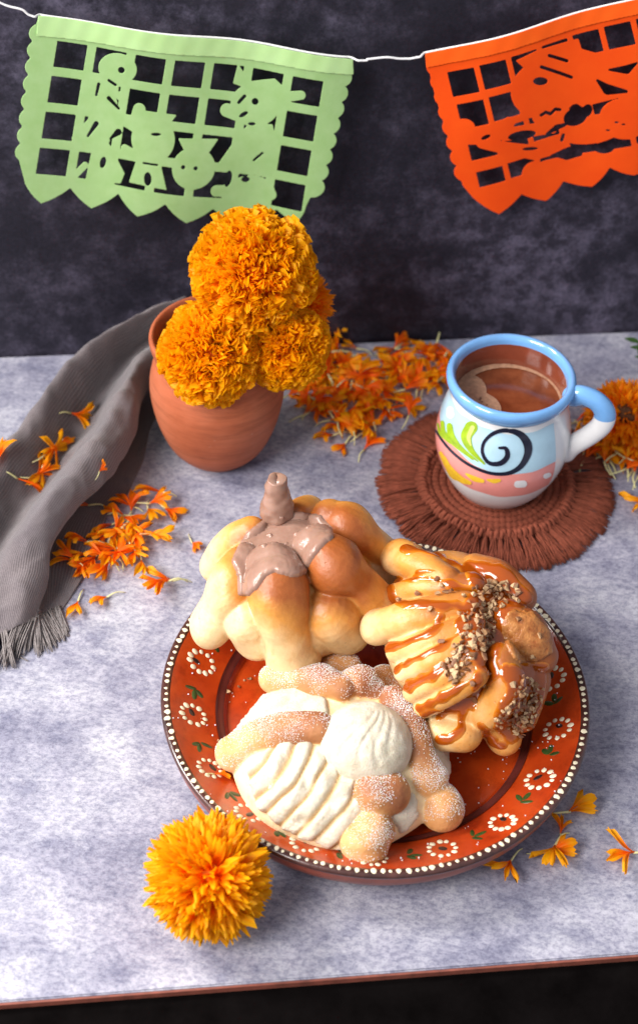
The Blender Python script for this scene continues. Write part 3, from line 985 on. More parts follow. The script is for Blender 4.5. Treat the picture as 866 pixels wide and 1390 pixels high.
for x, y, a in ((107, 566, 10), (72, 606, 40), (60, 614, 220), (82, 598, 60), (45, 652, 240), (58, 640, 40), (40, 660, 0), (2, 616, 60), (137, 633, 60)):
    cloth_floret(x, y, a, 'loose orange marigold petal lying on the folds of the napkin', .5 if x == 137 else 1.2)

# ------------------------------------------------------------------ macrame coaster
CO = Vector((0.1283, 0.8832, 0))
M_CORD = simple('brown_cord', (0.195, 0.050, 0.028), 0.9, 0.3, 240, 0.5, 900, spec=0.15)
M_TASS = simple('brown_fringe', (0.20, 0.053, 0.030), 0.9, 0.35, 160, spec=0.15)
co = empty('coaster', CO, label='round brown macrame coaster with thick fringe under the mug', cat='coaster')


def ring_mesh(r, t, lumps, z0, lh=.18):
    V, F = [], []
    n, k = lumps * 6, 10
    for i in range(n):
        a = 2 * math.pi * i / n
        f = 1 + lh * (abs(math.sin(a * lumps / 2)) - .5)
        for j in range(k):
            b_ = 2 * math.pi * j / k + .35 * math.sin(a * lumps)
            rr_ = r + t * f * math.cos(b_)
            V.append((CO.x + rr_ * math.cos(a), CO.y + rr_ * math.sin(a), z0 + t * f * math.sin(b_) * .9))
    for i in range(n):
        for j in range(k):
            i2, j2 = (i + 1) % n, (j + 1) % k
            F.append((i * k + j, i2 * k + j, i2 * k + j2, i * k + j2))
    return V, F


for q in range(9):
    r = .006 + q * .0054
    V, F = ring_mesh(r, .0030, max(8, int(r * 2 * math.pi / .0042)), .0032)
    mk('cord_ring', V, F, M_CORD, co)
V, F = ring_mesh(.0535, .0036, 74, .0036, .5)
mk('knot_ring', V, F, M_CORD, co)


def tuft(seed):
    rr = random.Random(seed)
    V, F = [], []
    for s in range(46):
        a0 = rr.gauss(0, .013); a1 = a0 * 1.2 + rr.gauss(0, .036)
        z0 = rr.uniform(.0008, .0058); r1 = .086 * rr.uniform(.95, 1.015)
        pts = []
        for u in (0, .3, .65, 1):
            a = a0 + (a1 - a0) * u + rr.gauss(0, .004); r = .0525 + (r1 - .0525) * u
            z = z0 * (1 - .62 * u) + .0022 * math.sin(u * 3.14) + .0004
            pts.append((r * math.cos(a), r * math.sin(a), z))
        v_, f_ = loft(pts, [.00045, .00045, .0004, .0003], 4, 6, caps=False)
        nb = len(V); V += [tuple(v) for v in v_]; F += [tuple(i + nb for i in f) for f in f_]
    # two knot loops that hold the tuft
    for sgn in (-1, 1):
        v_, f_ = loft([(.050, sgn * .0004, .004), (.0535, sgn * .0019, .0078), (.0575, sgn * .0012, .0050)], [.0013, .0017, .0013], 7, 9)
        nb = len(V); V += [tuple(v) for v in v_]; F += [tuple(i + nb for i in f) for f in f_]
    me = bpy.data.meshes.new('fringe_tassel'); me.from_pydata(V, [], F); me.materials.append(M_TASS)
    me.polygons.foreach_set('use_smooth', [True] * len(F))
    return me


TU = [tuft(40 + k) for k in range(7)]
NT = 68
for k in range(NT):
    a = 2 * math.pi * (k + random.uniform(-.15, .15)) / NT
    M = Matrix.Translation(CO) @ Matrix.Rotation(a, 4, 'Z') @ Matrix.Diagonal((1 + random.uniform(-.02, .02), 1, random.uniform(.85, 1.1), 1))
    link('fringe_tassel', TU[k % 7], co, M)

# ------------------------------------------------------------------ mug
MZ = .0066
MUG = Vector((CO.x, CO.y, MZ))
m_out = crom([(.0290, 0), (.0312, .0015), (.038, .012), (.0440, .026), (.0472, .040), (.0468, .054), (.0438, .069), (.0405, .081), (.0402, .088)], 50)
m_lip = crom([(.0402, .088), (.0420, .0905), (.0440, .0945), (.0446, .0985), (.0432, .1015), (.0405, .1020), (.0385, .0995), (.0378, .096)], 28)
m_in = crom([(.0378, .096), (.0372, .088), (.0380, .078), (.0405, .060), (.041, .04), (.032, .014), (.0, .010)], 40)
M_WHITE = simple('white_glaze', (0.78, 0.775, 0.77), 0.16, 0.03, 30, coat=.4)
M_BLUE = simple('blue_glaze', (0.155, 0.36, 0.68), 0.16, 0.12, 45, coat=.5)
M_LBLUE = simple('pale_blue_paint', (0.42, 0.63, 0.75), 0.25, 0.10, 50, coat=.3)
M_PINK = simple('pink_paint', (0.80, 0.29, 0.25), 0.25, 0.08, 50, coat=.3)
M_INK = simple('navy_ink', (0.012, 0.014, 0.030), 0.22, 0.1, 50, coat=.3)
M_LIME = simple('lime_paint', (0.30, 0.46, 0.02), 0.25, 0.2, 120, coat=.3)
M_YEL = simple('yellow_paint', (0.82, 0.50, 0.03), 0.25, 0.15, 120, coat=.3)
M_BROWNIN = simple('brown_glaze', (0.20, 0.045, 0.022), 0.18, 0.2, 60, coat=.5)
mug = empty('mug', MUG, label='hand painted clay mug with blue rim, spiral and leaves on the coaster', cat='mug')


def at_mug(V): return [(v[0] + MUG.x, v[1] + MUG.y, v[2] + MUG.z) for v in V]


base = [(0.0, 0.0)] + [tuple(p) for p in m_out]
Vb, Fb = lathe(base, 128); Vb = at_mug(Vb)
mk('body', Vb, Fb, M_WHITE, mug)
MUGB = BVHTree.FromPolygons(Vb, Fb)
V, F = lathe([tuple(p) for p in m_lip], 128)
mk('rim', at_mug(V), F, M_BLUE, mug)
V, F = lathe([tuple(p) for p in m_in], 128)
mk('inner_wall', at_mug(V), F, M_BROWNIN, mug)
HA = R(-13)
hp = [(.0440, .0925), (.050, .0945), (.060, .0915), (.0665, .0830), (.0660, .0715), (.0585, .0590), (.0490, .0480), (.0440, .0410)]
hv = [MUG + Vector((r * math.cos(HA), r * math.sin(HA), z)) for r, z in hp]
V, F = loft(hv, [.0082, .0076, .0074, .0076, .0076, .0076, .0080, .0092], 20, 60, flat=.78, up=(math.sin(HA), -math.cos(HA), 0))
V = [np.array(v) for v in V]
# turn the flattened section so that the strap is broad across its travel
fm = [0 if f[0] // 20 < 34 else 1 for f in F]; fm[-2], fm[-1] = 0, 1
mk('handle', V, F, [M_BLUE, M_WHITE], mug, fmat=fm)
r_at = lambda z: float(np.interp(z, m_out[:, 1], m_out[:, 0]))


def mug_hit(x, y):
    h = MUGB.ray_cast(CAM, ray(x, y))
    return h[0]


def mug_tz(x, y):
    h = mug_hit(x, y)
    if h is None: return None
    return math.atan2(h.y - MUG.y, h.x - MUG.x), h.z - MUG.z


zt = mug_tz(690, 588)[1]; zb = mug_tz(690, 643)[1]; zp = mug_tz(668, 672)[1]
thR = mug_tz(752, 590)[0]


def band(name, z_lo, z_hi, t0, t1, m_, off):
    nT_, nZ = 120, 14
    V = []
    for i in range(nT_ + 1):
        t = t0 + (t1 - t0) * i / nT_
        w = .0006 * math.sin(t * 5) + .0004 * math.sin(t * 13 + 1)
        for j in range(nZ + 1):
            z = (z_lo(t) + w) + (z_hi(t) - z_lo(t)) * j / nZ
            r = r_at(z) + off
            V.append((MUG.x + r * math.cos(t), MUG.y + r * math.sin(t), MUG.z + z))
    F = [(i * (nZ + 1) + j, (i + 1) * (nZ + 1) + j, (i + 1) * (nZ + 1) + j + 1, i * (nZ + 1) + j + 1) for i in range(nT_) for j in range(nZ)]
    return mk(name, V, F, m_, mug)


t_end = thR; t_start = thR - 2 * math.pi + R(62)
# the colour border rises towards the left
rise = lambda t: zb + .009 * float(sstep(R(-105), R(-165), math.degrees(0) + (t if t > -math.pi else t + 0)))
band('blue_band', lambda t: rise(t), lambda t: zt, t_start, t_end, M_LBLUE, .00025)
band('pink_band', lambda t: zp, lambda t: rise(t) - .0002, t_start, t_end, M_PINK, .00022)


def mug_paint(name, sdf, bounds, m_, off, step=.8):
    V, F = marching(sdf, *bounds, step)
    pts, ok = [], []
    for x, y in V:
        h = mug_hit(x, y)
        if h is None: pts.append((0, 0, 0)); ok.append(False); continue
        d = Vector((h.x - MUG.x, h.y - MUG.y, 0)).normalized()
        pts.append(h + d * off); ok.append(True)
    F = [f for f in F if all(ok[i] for i in f)]
    par = list(range(len(V)))

    def find(i):
        while par[i] != i: par[i] = par[par[i]]; i = par[i]
        return i
    for f in F:
        for i in f[1:]: par[find(i)] = find(f[0])
    if not F: return
    cnt = {}
    for f in F: cnt[find(f[0])] = cnt.get(find(f[0]), 0) + 1
    top = max(cnt, key=cnt.get)
    F = [f for f in F if find(f[0]) == top]
    used = sorted({i for f in F for i in f}); mp = {u: i for i, u in enumerate(used)}
    mk(name, [pts[i] for i in used], [tuple(mp[i] for i in f) for f in F], m_, mug)


K5 = 376 / 866.0
cx5 = lambda p: (490 + p[0] * K5, 430 + p[1] * K5)
spir = [(232, 350), (255, 385), (290, 425), (340, 462), (400, 486), (455, 488), (495, 468), (518, 430), (518, 395), (495, 365), (455, 353), (415, 362), (385, 390), (380, 425), (400, 455),
        (435, 456), (456, 435), (452, 410), (432, 408)]
sw = [3, 3.5, 4, 4.5, 5, 6, 8, 11, 13, 10, 7, 6, 5, 5, 6, 8, 8, 6, 4]
spir_px = crom(np.array([(*cx5(p), w * K5) for p, w in zip(spir, sw)]), 80)
mug_paint('spiral_line', lambda X, Y: s_line(X, Y, [tuple(p[:2]) for p in spir_px], [max(.8, p[2]) for p in spir_px]), (585, 730, 570, 660), M_INK, .0007, .7)
def strokes(name, lst, m_, off):
    for pts, ws in lst:
        q = crom(np.array([(*cx5(p), w * K5) for p, w in zip(pts, ws)]), 20)
        xs, ys = q[:, 0], q[:, 1]
        mug_paint(name, lambda X, Y: s_line(X, Y, [tuple(p[:2]) for p in q], [max(.4, p[2]) for p in q]), (xs.min() - 10, xs.max() + 10, ys.min() - 10, ys.max() + 10), m_, off, .8)
strokes('leaf_stroke', [([(345, 345), (330, 375), (345, 415), (385, 458)], [20, 17, 9, 3]), ([(278, 340), (285, 375), (315, 410), (365, 450)], [9, 11, 6, 2]),
                        ([(256, 330), (262, 365), (300, 405), (350, 445)], [6, 7, 5, 2]), ([(242, 335), (250, 365), (280, 395)], [3, 4, 2])], M_LIME, .0006)
strokes('leaf_highlight', [([(350, 345), (338, 375), (345, 400)], [7, 6, 2])], simple('pale_lime_paint', (0.55, 0.66, 0.16), .25, .1, 100, coat=.3), .0009)
strokes('yellow_stroke', [([(250, 425), (275, 470), (310, 505), (340, 518)], [5, 9, 10, 6]), ([(262, 440), (285, 490), (310, 510)], [5, 10, 5]),
                          ([(330, 490), (355, 505), (380, 512)], [3, 8, 6]), ([(395, 508), (415, 512), (432, 510)], [3, 7, 5])], M_YEL, .0006)
strokes('white_dot', [([(280, 290), (281, 305)], [10, 12]), ([(488, 522), (506, 521)], [11, 11]), ([(575, 497), (585, 493)], [8, 7])], M_WHITE, .0006)

# hot chocolate
LQ = .0775
m, nt, N, L, b = newmat('hot_chocolate')
n1 = tex(N, L, 60, 4, .6)
r1 = ramp(N, [(.35, (0.115, 0.028, 0.011)), (.65, (0.20, 0.056, 0.022))]); L.new(n1.outputs[0], r1.inputs[0])
L.new(r1.outputs[0], b.inputs['Base Color']); b.inputs['Roughness'].default_value = .12
choc = empty('hot_chocolate', MUG + Vector((0, 0, LQ)), label='brown hot chocolate with a swirl of foam inside the mug', cat='drink')
rl = .0382
V, F = lathe([(0, LQ), (rl * .6, LQ), (rl * .96, LQ), (rl, LQ + .0006)], 96)
mk('liquid', at_mug(V), F, m, choc)
M_FOAM = simple('milk_foam', (0.42, 0.23, 0.14), .6, .25, 320, .5, 700)
M_FOAMD = simple('foam_bubble', (0.16, 0.055, 0.03), .3, .2, 300)


def foam_sdf(X, Y):
    rr_ = np.hypot(X, Y); th = np.arctan2(Y, X)
    ringw = .0012 + .0030 * np.clip(np.cos(th - R(130)), 0, 1)
    ringd = rr_ - (rl - .0012 - ringw)
    blob = s_circ(X, Y, -.022, -.010, .0165, .0175, 20)
    blob = np.maximum(blob, s_circ(X, Y, -.027, .006, .012, .018, -10))
    s = np.maximum(ringd, np.minimum(blob, .004))
    return np.minimum(s, (rl - .0004) - rr_)


V, F = marching(foam_sdf, -rl, rl, -rl, rl, .0009)
mk('foam', [(MUG.x + x, MUG.y + y, MUG.z + LQ + .0007 + .0003 * nz((x, y, 0), 300, 1)) for x, y in V], F, M_FOAM, choc)
for k in range(22):
    a, r = R(random.uniform(180, 260)), random.uniform(.012, .032)
    p = (MUG.x + r * math.cos(a) , MUG.y + r * math.sin(a), MUG.z + LQ + .0009)
    if foam_sdf(np.array([[p[0] - MUG.x]]), np.array([[p[1] - MUG.y]]))[0, 0] < .0012: continue
    V, F = ellipsoid(p, [(1, 0, 0), (0, 1, 0), (0, 0, 1)], [random.uniform(.0004, .0009)] * 2 + [.0004], 10, 6)
    mk('bubble', V, F, M_FOAMD, choc)

# ------------------------------------------------------------------ plate
PL = Vector((0.0410, 0.6605, 0)); PR = .13
p_out = crom([(0, .0004), (.088, .0004), (.098, .0012), (.113, .0060), (.1240, .0135), (.1300, .0230), (.1320, .0315)], 50)
p_lip = crom([(.1320, .0315), (.1326, .0335), (.1312, .0353), (.1285, .0352), (.1268, .0340)], 16)
p_in = crom([(.1268, .0340), (.1150, .0265), (.1020, .0190), (.0985, .0170), (.0968, .0150), (.0945, .0145), (.0920, .0118), (.086, .0110), (.04, .0106), (0, .0106)], 70)
plate = empty('plate', PL, label='red glazed clay plate with white dotted rim and painted flowers under the breads', cat='plate')
at_pl = lambda V: [(v[0] + PL.x, v[1] + PL.y, v[2] * (1 + .02 * nz(v, 12, 9)) + .0) for v in V]
m, nt, N, L, b = newmat('red_clay_glaze')
n1 = tex(N, L, 18, 5, .6); n2 = tex(N, L, 420, 3, .6); n3 = tex(N, L, 110, 4, .7)
r1 = ramp(N, [(.3, (0.27, 0.021, 0.004)), (.5, (0.39, 0.038, 0.005)), (.7, (0.50, 0.066, 0.008))]); L.new(n1.outputs[0], r1.inputs[0])
r2 = ramp(N, [(.30, (.55, .5, .5)), (.5, (1, 1, 1))]); L.new(n3.outputs[0], r2.inputs[0])
c = mixc(N, L, .6, r1.outputs[0], r2.outputs[0], 'MULTIPLY')
L.new(c, b.inputs['Base Color']); b.inputs['Roughness'].default_value = .24
b.inputs['Coat Weight'].default_value = .5; b.inputs['Coat Roughness'].default_value = .12
bump(N, L, b, n3.outputs[0], .12, .0012)
M_PLATE = m
M_PLOUT = simple('plate_underside_clay', (0.26, 0.055, 0.028), .45, .3, 60, .2, 300, coat=.2)
M_BAND = simple('dark_rim_glaze', (0.060, 0.020, 0.015), .28, .5, 120, .2, 300, coat=.4)
M_CREAM = simple('cream_slip', (0.74, 0.66, 0.47), .35, .12, 200, .15, 600, coat=.3)
M_PBLK = simple('black_slip', (0.016, 0.008, 0.007), .3, .3, 200, coat=.3)
M_PGRN = simple('green_slip', (0.022, 0.050, 0.010), .3, .5, 160, coat=.3)
V, F = lathe(p_out, 180); mk('underside', at_pl(V), F, M_PLOUT, plate)
V, F = lathe(p_lip, 180); mk('rim_band', at_pl(V), F, M_BAND, plate)
Vp, Fp = lathe(p_in, 180); Vp = at_pl(Vp)
mk('dish', Vp, Fp, M_PLATE, plate)
PLB = BVHTree.FromPolygons(Vp, Fp)
V, F = lathe(crom([(.0990, .0176), (.0972, .0162), (.0950, .0154), (.0940, .0149)], 10), 180)
mk('ring_line', at_pl([(v[0], v[1], v[2] + .0004) for v in V]), F, simple('dark_red_line', (0.085, 0.016, 0.012), .3, .3, 60, coat=.3), plate)


def dish_pt(x, y, lift=.0003):
    h = PLB.ray_cast(Vector((x, y, .3)), Vector((0, 0, -1)))
    return (h[0] + h[1] * lift, h[1]) if h[0] is not None else (Vector((x, y, .03)), Vector((0, 0, 1)))


bm = bmesh.new(); bmesh.ops.create_icosphere(bm, subdivisions=2, radius=1)
DOT = []
for k in range(4):
    me = bpy.data.meshes.new('dot'); bm2 = bm.copy()
    for v in bm2.verts: v.co *= 1 + .22 * noise.noise(v.co * 1.3 + Vector((k * 9, 0, 0)))
    bm2.to_mesh(me); bm2.free(); me.materials.append(M_CREAM)
    me.polygons.foreach_set('use_smooth', [True] * len(me.polygons)); DOT.append(me)
bm.free()
ND = 168
for k in range(ND):
    a = 2 * math.pi * (k + random.uniform(-.14, .14)) / ND
    r = .1293 + random.uniform(-.0004, .0004)
    v0 = (r * math.cos(a), r * math.sin(a), .03535)
    z = .03535 * (1 + .02 * nz((v0[0], v0[1], .0352), 12, 9))
    s = random.uniform(.0011, .0020)
    M = Matrix.Translation((PL.x + v0[0], PL.y + v0[1], z - .0001)) @ Matrix.Rotation(a, 4, 'Z') @ Matrix.Diagonal((s * 1.05, s * random.uniform(.8, 1.1), .00035, 1))
    link('rim_dot', DOT[k % 4], plate, M)


def disc_on_dish(x, y, rx, ry, yaw, lift):
    """small oval paint spot, slightly domed, following the dish"""
    V, F = [], []
    c0, n0 = dish_pt(x, y, lift * 1.8); V.append(c0)
    K = 12
    for ring, rad_, lf in ((0, .75, 1.5), (1, 1.0, .3)):
        for k in range(K):
            a = 2 * math.pi * k / K
            u, w = rx * rad_ * math.cos(a), ry * rad_ * math.sin(a)
            V.append(dish_pt(x + u * math.cos(yaw) - w * math.sin(yaw), y + u * math.sin(yaw) + w * math.cos(yaw), lift * lf)[0])
    for k in range(K):
        l = (k + 1) % K
        F.append((0, 1 + k, 1 + l)); F.append((1 + k, 1 + K + k, 1 + K + l, 1 + l))
    return V, F


mot = [(270, 897), (258, 970), (284, 1043), (335, 1105), (411, 1152), (505, 1172), (602, 1155), (680, 1115), (738, 1060), (760, 990), (752, 921), (728, 860), (690, 810), (640, 775), (300, 835), (350, 790)]
angs = []
for x, y in mot:
    p = P(x, y, .026); angs.append(math.atan2(p.y - PL.y, p.x - PL.x))
angs.sort()
for k, a in enumerate(angs):
    r = .1135 + random.uniform(-.001, .001)
    cx, cy = PL.x + r * math.cos(a), PL.y + r * math.sin(a)
    nd = 11; Va, Fa = [], []
    rr_ = random.uniform(.0068, .0080)
    for q in range(nd):
        t = 2 * math.pi * (q + random.uniform(-.12, .12)) / nd
        s = random.uniform(.00125, .0018)
        v_, f_ = disc_on_dish(cx + rr_ * math.cos(t), cy + rr_ * math.sin(t), s * 1.15, s, t, .0003)
        nb = len(Va); Va += v_; Fa += [tuple(i + nb for i in f) for f in f_]
    fl = mk('painted_flower', Va, Fa, M_CREAM, plate)
    v_, f_ = disc_on_dish(cx + random.uniform(-.0035, .0035), cy + random.uniform(-.003, .003), random.uniform(.0020, .0032), random.uniform(.0014, .0020), random.uniform(0, 3), .0002)
    mk('flower_centre', v_, f_, M_PBLK, fl)
    a2 = angs[(k + 1) % len(angs)]
    if a2 < a: a2 += 2 * math.pi
    am = (a + a2) / 2
    lx, ly = PL.x + .1125 * math.cos(am), PL.y + .1125 * math.sin(am)
    for q in range(3):
        t = am + R(90) + (q - 1) * 1.1 + random.uniform(-.3, .3)
        e = .0042 if q != 1 else .005
        v_, f_ = disc_on_dish(lx + e * math.cos(t) * (1 if q else .6), ly + e * math.sin(t), random.uniform(.0028, .0042), random.uniform(.0012, .0019), t, .0002)
        mk('painted_leaf', v_, f_, M_PGRN, plate)

# ------------------------------------------------------------------ bread
def bread_mat(name, rough=.42, gloss=.5, pale=(0.78, 0.60, 0.33), gold=(0.66, 0.285, 0.055), brown=(0.33, 0.088, 0.016), bsc=1.0):
    m, nt, N, L, b = newmat(name)
    at = N.new('ShaderNodeAttribute'); at.attribute_name = 'bake'
    n1 = tex(N, L, 55, 5, .6); n2 = tex(N, L, 420, 4, .65); n3 = tex(N, L, 150, 3, .6)
    ad = N.new('ShaderNodeMath'); ad.operation = 'MULTIPLY_ADD'
    L.new(n1.outputs[0], ad.inputs[0]); ad.inputs[1].default_value = .46; L.new(at.outputs['Fac'], ad.inputs[2])
    sb = N.new('ShaderNodeMath'); sb.operation = 'SUBTRACT'; L.new(ad.outputs[0], sb.inputs[0]); sb.inputs[1].default_value = .23
    r1 = ramp(N, [(0, pale), (.30, tuple(.6 * p + .4 * g for p, g in zip(pale, gold))), (.58, gold), (1, brown)]); L.new(sb.outputs[0], r1.inputs[0])
    r2 = ramp(N, [(.32, (.88, .82, .72)), (.5, (1, 1, 1)), (.66, (1.06, 1.06, 1.06))]); L.new(n3.outputs[0], r2.inputs[0])
    c = mixc(N, L, .7, r1.outputs[0], r2.outputs[0], 'MULTIPLY')
    L.new(c, b.inputs['Base Color'])
    b.inputs['Roughness'].default_value = rough; b.inputs['Specular IOR Level'].default_value = gloss
    b.inputs['Subsurface Weight'].default_value = .18; b.inputs['Subsurface Radius'].default_value = (1, .55, .25); b.inputs['Subsurface Scale'].default_value = .004
    # small pores and blisters in the crust
    vo = N.new('ShaderNodeTexVoronoi'); vo.inputs['Scale'].default_value = 230
    tcv = N.new('ShaderNodeTexCoord'); L.new(tcv.outputs['Object'], vo.inputs[0])
    rv = ramp(N, [(.07, (0, 0, 0)), (.16, (1, 1, 1))]); L.new(vo.outputs['Distance'], rv.inputs[0])
    n4 = tex(N, L, 28, 2, .5); rg = ramp(N, [(.50, (1, 1, 1)), (.60, (0, 0, 0))]); L.new(n4.outputs[0], rg.inputs[0])
    mx = mixc(N, L, 1.0, rv.outputs[0], rg.outputs[0], 'LIGHTEN')
    c2 = mixc(N, L, mx, mixc(N, L, .35, c, (0.25, 0.09, 0.02)), c)
    L.new(c2, b.inputs['Base Color'])
    k = bump(N, L, b, n2.outputs[0], .24 * bsc, .0007); k = bump(N, L, b, n3.outputs[0], .40 * bsc, .0014, k)
    bump(N, L, b, mx, .35, .0005, k)
    return m


M_BREAD = bread_mat('baked_bread')
M_BREADS = bread_mat('sugared_bread', .6, .35, (0.80, 0.60, 0.36), (0.60, 0.30, 0.11), (0.30, 0.11, 0.045), 1.6)


class Bread:
    def __init__(s, name, label, base):
        s.root = empty(name, base, label=label, cat='bread')
        s.V, s.F, s.parts, s.lab = [], [], [], []

    def part(s, name, V, F, m_, bake):
        """remember a lump of dough; all lumps are fused in remesh() and cut apart again along their creases"""
        nb = len(s.V); s.V += [np.array(v, float) for v in V]; s.F += [tuple(i + nb for i in f) for f in F]
        s.lab += [len(s.parts)] * len(F); s.parts.append((name, m_, bake))

    def bone(s, pts, radii, bake, m_=M_BREAD, name='bone', flat=.9, amp=.0016, ns=55):
        """pts: (px, py, z) with radii in metres"""
        V, F = loft([P(*p) for p in pts], radii, 28, 34, flat, amp=amp, ns=ns, seed=len(s.V) % 97)
        s.part(name, V, F, m_, bake)

    def remesh(s, vox=.0011, smooth=6, build=True, crease=.35):
        me = bpy.data.meshes.new('tmp'); me.from_pydata([tuple(v) for v in s.V], [], s.F)
        o = bpy.data.objects.new('tmp', me); COL.objects.link(o)
        md = o.modifiers.new('r', 'REMESH'); md.mode = 'VOXEL'; md.voxel_size = vox
        dg = bpy.context.evaluated_depsgraph_get(); dg.update()
        e = o.evaluated_get(dg); m2 = e.to_mesh()
        n = len(m2.vertices); co = np.zeros(n * 3); m2.vertices.foreach_get('co', co); co = co.reshape(-1, 3)
        F = [tuple(p.vertices) for p in m2.polygons]
        ed = np.zeros(len(m2.edges) * 2, int); m2.edges.foreach_get('vertices', ed); ed = ed.reshape(-1, 2)
        e.to_mesh_clear(); bpy.data.objects.remove(o); bpy.data.meshes.remove(me)
        deg = np.bincount(ed.ravel(), minlength=n)[:, None]

        def avg(a):
            acc = np.zeros_like(a)
            np.add.at(acc, ed[:, 0], a[ed[:, 1]]); np.add.at(acc, ed[:, 1], a[ed[:, 0]])
            return acc / np.maximum(deg, 1)
        orig = co.copy()
        ob = BVHTree.FromPolygons([tuple(v) for v in s.V], s.F)
        near = [ob.find_nearest(Vector(v)) for v in orig]
        for i, h in enumerate(near):
            if h[3] < vox * .9: co[i] = h[0]
        for _ in range(smooth):
            co = .5 * co + .5 * avg(co)
        s.uV, s.uF, s.avg = co, F, avg
        s.bvh = BVHTree.FromPolygons([tuple(v) for v in co], F)
        nr = np.zeros_like(co)
        q = np.array([f[:3] for f in F])
        fn = np.cross(co[q[:, 1]] - co[q[:, 0]], co[q[:, 2]] - co[q[:, 0]])
        for k in range(3): np.add.at(nr, q[:, k], fn)
        q4 = np.array([f[3] if len(f) > 3 else f[2] for f in F]); np.add.at(nr, q4, fn)
        s.uN = nr / np.maximum(np.linalg.norm(nr, axis=1, keepdims=True), 1e-12)
        if not build: return
        # how deep each point lies in a fold between lumps
        far = co.copy()
        for _ in range(14): far = avg(far)
        conc = ((far - co) * s.uN).sum(1)
        conc = np.clip(conc / .0016, 0, 1)[:, None]
        for _ in range(2): conc = avg(conc)
        conc = conc[:, 0]
        lab = np.array([s.lab[h[2]] for h in near])
        bk = np.array([s.parts[l][2](v) for l, v in zip(lab, co)]) - crease * conc
        bs = bk[:, None].copy()
        for _ in range(3): bs = avg(bs)
        bk = bs[:, 0]
        fl = np.array([np.bincount([lab[i] for i in f]).argmax() for f in F])
        s.objs = []
        for k, (name, m_, _) in enumerate(s.parts):
            fs = [F[i] for i in np.nonzero(fl == k)[0]]
            if not fs: continue
            used = sorted({i for f in fs for i in f}); mp = {u: i for i, u in enumerate(used)}
            o = mk(name, co[used], [tuple(mp[i] for i in f) for f in fs], m_, s.root, attr={'bake': bk[used]})
            o.data.normals_split_custom_set_from_vertices([tuple(x) for x in s.uN[used]])
            s.objs.append(o)

    def hit(s, x, y):
        h = s.bvh.ray_cast(CAM, ray(x, y))
        return h[0], h[1]

    def coat(s, name, brushes, m_, thick, edge=.0022, wob=.0006, ns=220, extra=(), lump=0.0, fill=0, lsc=90, ridge=None):
        """a poured layer: surface lifted wherever a brush [(pixels, radius)] touches it"""
        n = len(s.uV); best = np.full(n, -1.0)
        for pxs, rad in brushes:
            pts = [s.hit(x, y)[0] for x, y in pxs]; pts = [p for p in pts if p is not None] + list(extra)
            if not pts: continue
            kd = kdtree.KDTree(len(pts))
            for i, p in enumerate(pts): kd.insert(p, i)
            kd.balance()
            lo = np.min([tuple(p) for p in pts], axis=0) - rad - .004; hi = np.max([tuple(p) for p in pts], axis=0) + rad + .004
            for i in np.nonzero(((s.uV > lo) & (s.uV < hi)).all(1))[0]:
                d = rad - kd.find(Vector(s.uV[i]))[2]
                if d > best[i]: best[i] = d
        keep = best > -edge
        idx = np.nonzero(keep)[0]
        sd = best.copy()
        for i in idx: sd[i] += wob * nz(s.uV[i], ns, 2) * 2
        t = np.clip((sd + .0004) / edge, 0, 1)
        off = -.0014 + (thick + .0014) * np.sqrt(1 - (1 - t) ** 2)
        if lump:
            for i in idx: off[i] += lump * t[i] * nz(s.uV[i], lsc, 6) + lump * .4 * t[i] * nz(s.uV[i], lsc * 2.3, 7)
        base_ = s.uV
        for _ in range(fill): base_ = .4 * base_ + .6 * s.avg(base_)
        off = off + np.where(t > 0, np.maximum(((base_ - s.uV) * s.uN).sum(1), 0) * np.minimum(1, t * 1.5), 0)
        V = s.uV + s.uN * off[:, None]
        F = [f for f in s.uF if all(keep[i] for i in f)]
        sets = {0: F}
        grv = t.copy() if not ridge else np.zeros(n)
        if name not in ('caramel_sauce', 'shell_ridge'): grv[:] = 0
        if ridge:
            rid = {}
            for i in idx:
                hgt, rid[i] = ridge(V[i])
                V[i] = V[i] + s.uN[i] * hgt[0] * t[i]; grv[i] = hgt[1]
            sets = {}
            for f in F: sets.setdefault(rid[f[0]], []).append(f)
        for fs in sets.values():
            used = sorted({i for f in fs for i in f}); mp = {u: i for i, u in enumerate(used)}
            mk(name, V[used], [tuple(mp[i] for i in f) for f in fs], m_, s.root, attr={'groove': grv[used]})


Z3 = [(1, 0, 0), (0, 1, 0), (0, 0, 1)]

# --- chocolate-capped bread (rests on the back left of the rim, tipped a little to the front)
B1 = Bread('chocolate_bread', 'round knotted bun topped with milk chocolate and a chocolate knob', P(398, 800, .02))
c1b = P(400, 797, .064)
tz = Vector((.10, -.22, .95)).normalized(); tx = Vector((1, 0, -.1)).normalized(); ty = tz.cross(tx).normalized(); tx = ty.cross(tz)
def bake1(v, d=0.0):
    h = (Vector(v) - c1b)
    rad = math.hypot(h.dot(tx), h.dot(ty)); rt = h.x / .055
    return 1.04 - 1.05 * float(sstep(.028, .070, rad)) + .28 * max(-.12, rt) + .14 * h.y / .05 + .20 * h.dot(tz) / .04 - .08 + .24 * nz(v, 32, 3) - d
bake1b = lambda v: bake1(v, .16)
V, F = ellipsoid(c1b, (tx, ty, tz), (.0510, .0500, .0350), 72, 44, .0022, 38, 1, low=.85)
B1.part('bun', V, F, M_BREAD, bake1b)
B1.bone([(372, 774, .098), (378, 802, .095), (384, 836, .082), (393, 870, .060), (398, 890, .048)], [.0155, .0195, .0165, .0175, .0186], bake1)
B1.bone([(328, 766, .091), (312, 796, .084), (298, 824, .068), (286, 850, .053)], [.0120, .0155, .0135, .0150], bake1)
B1.bone([(340, 722, .092), (316, 738, .082), (296, 766, .062)], [.0105, .0125, .0125], bake1)
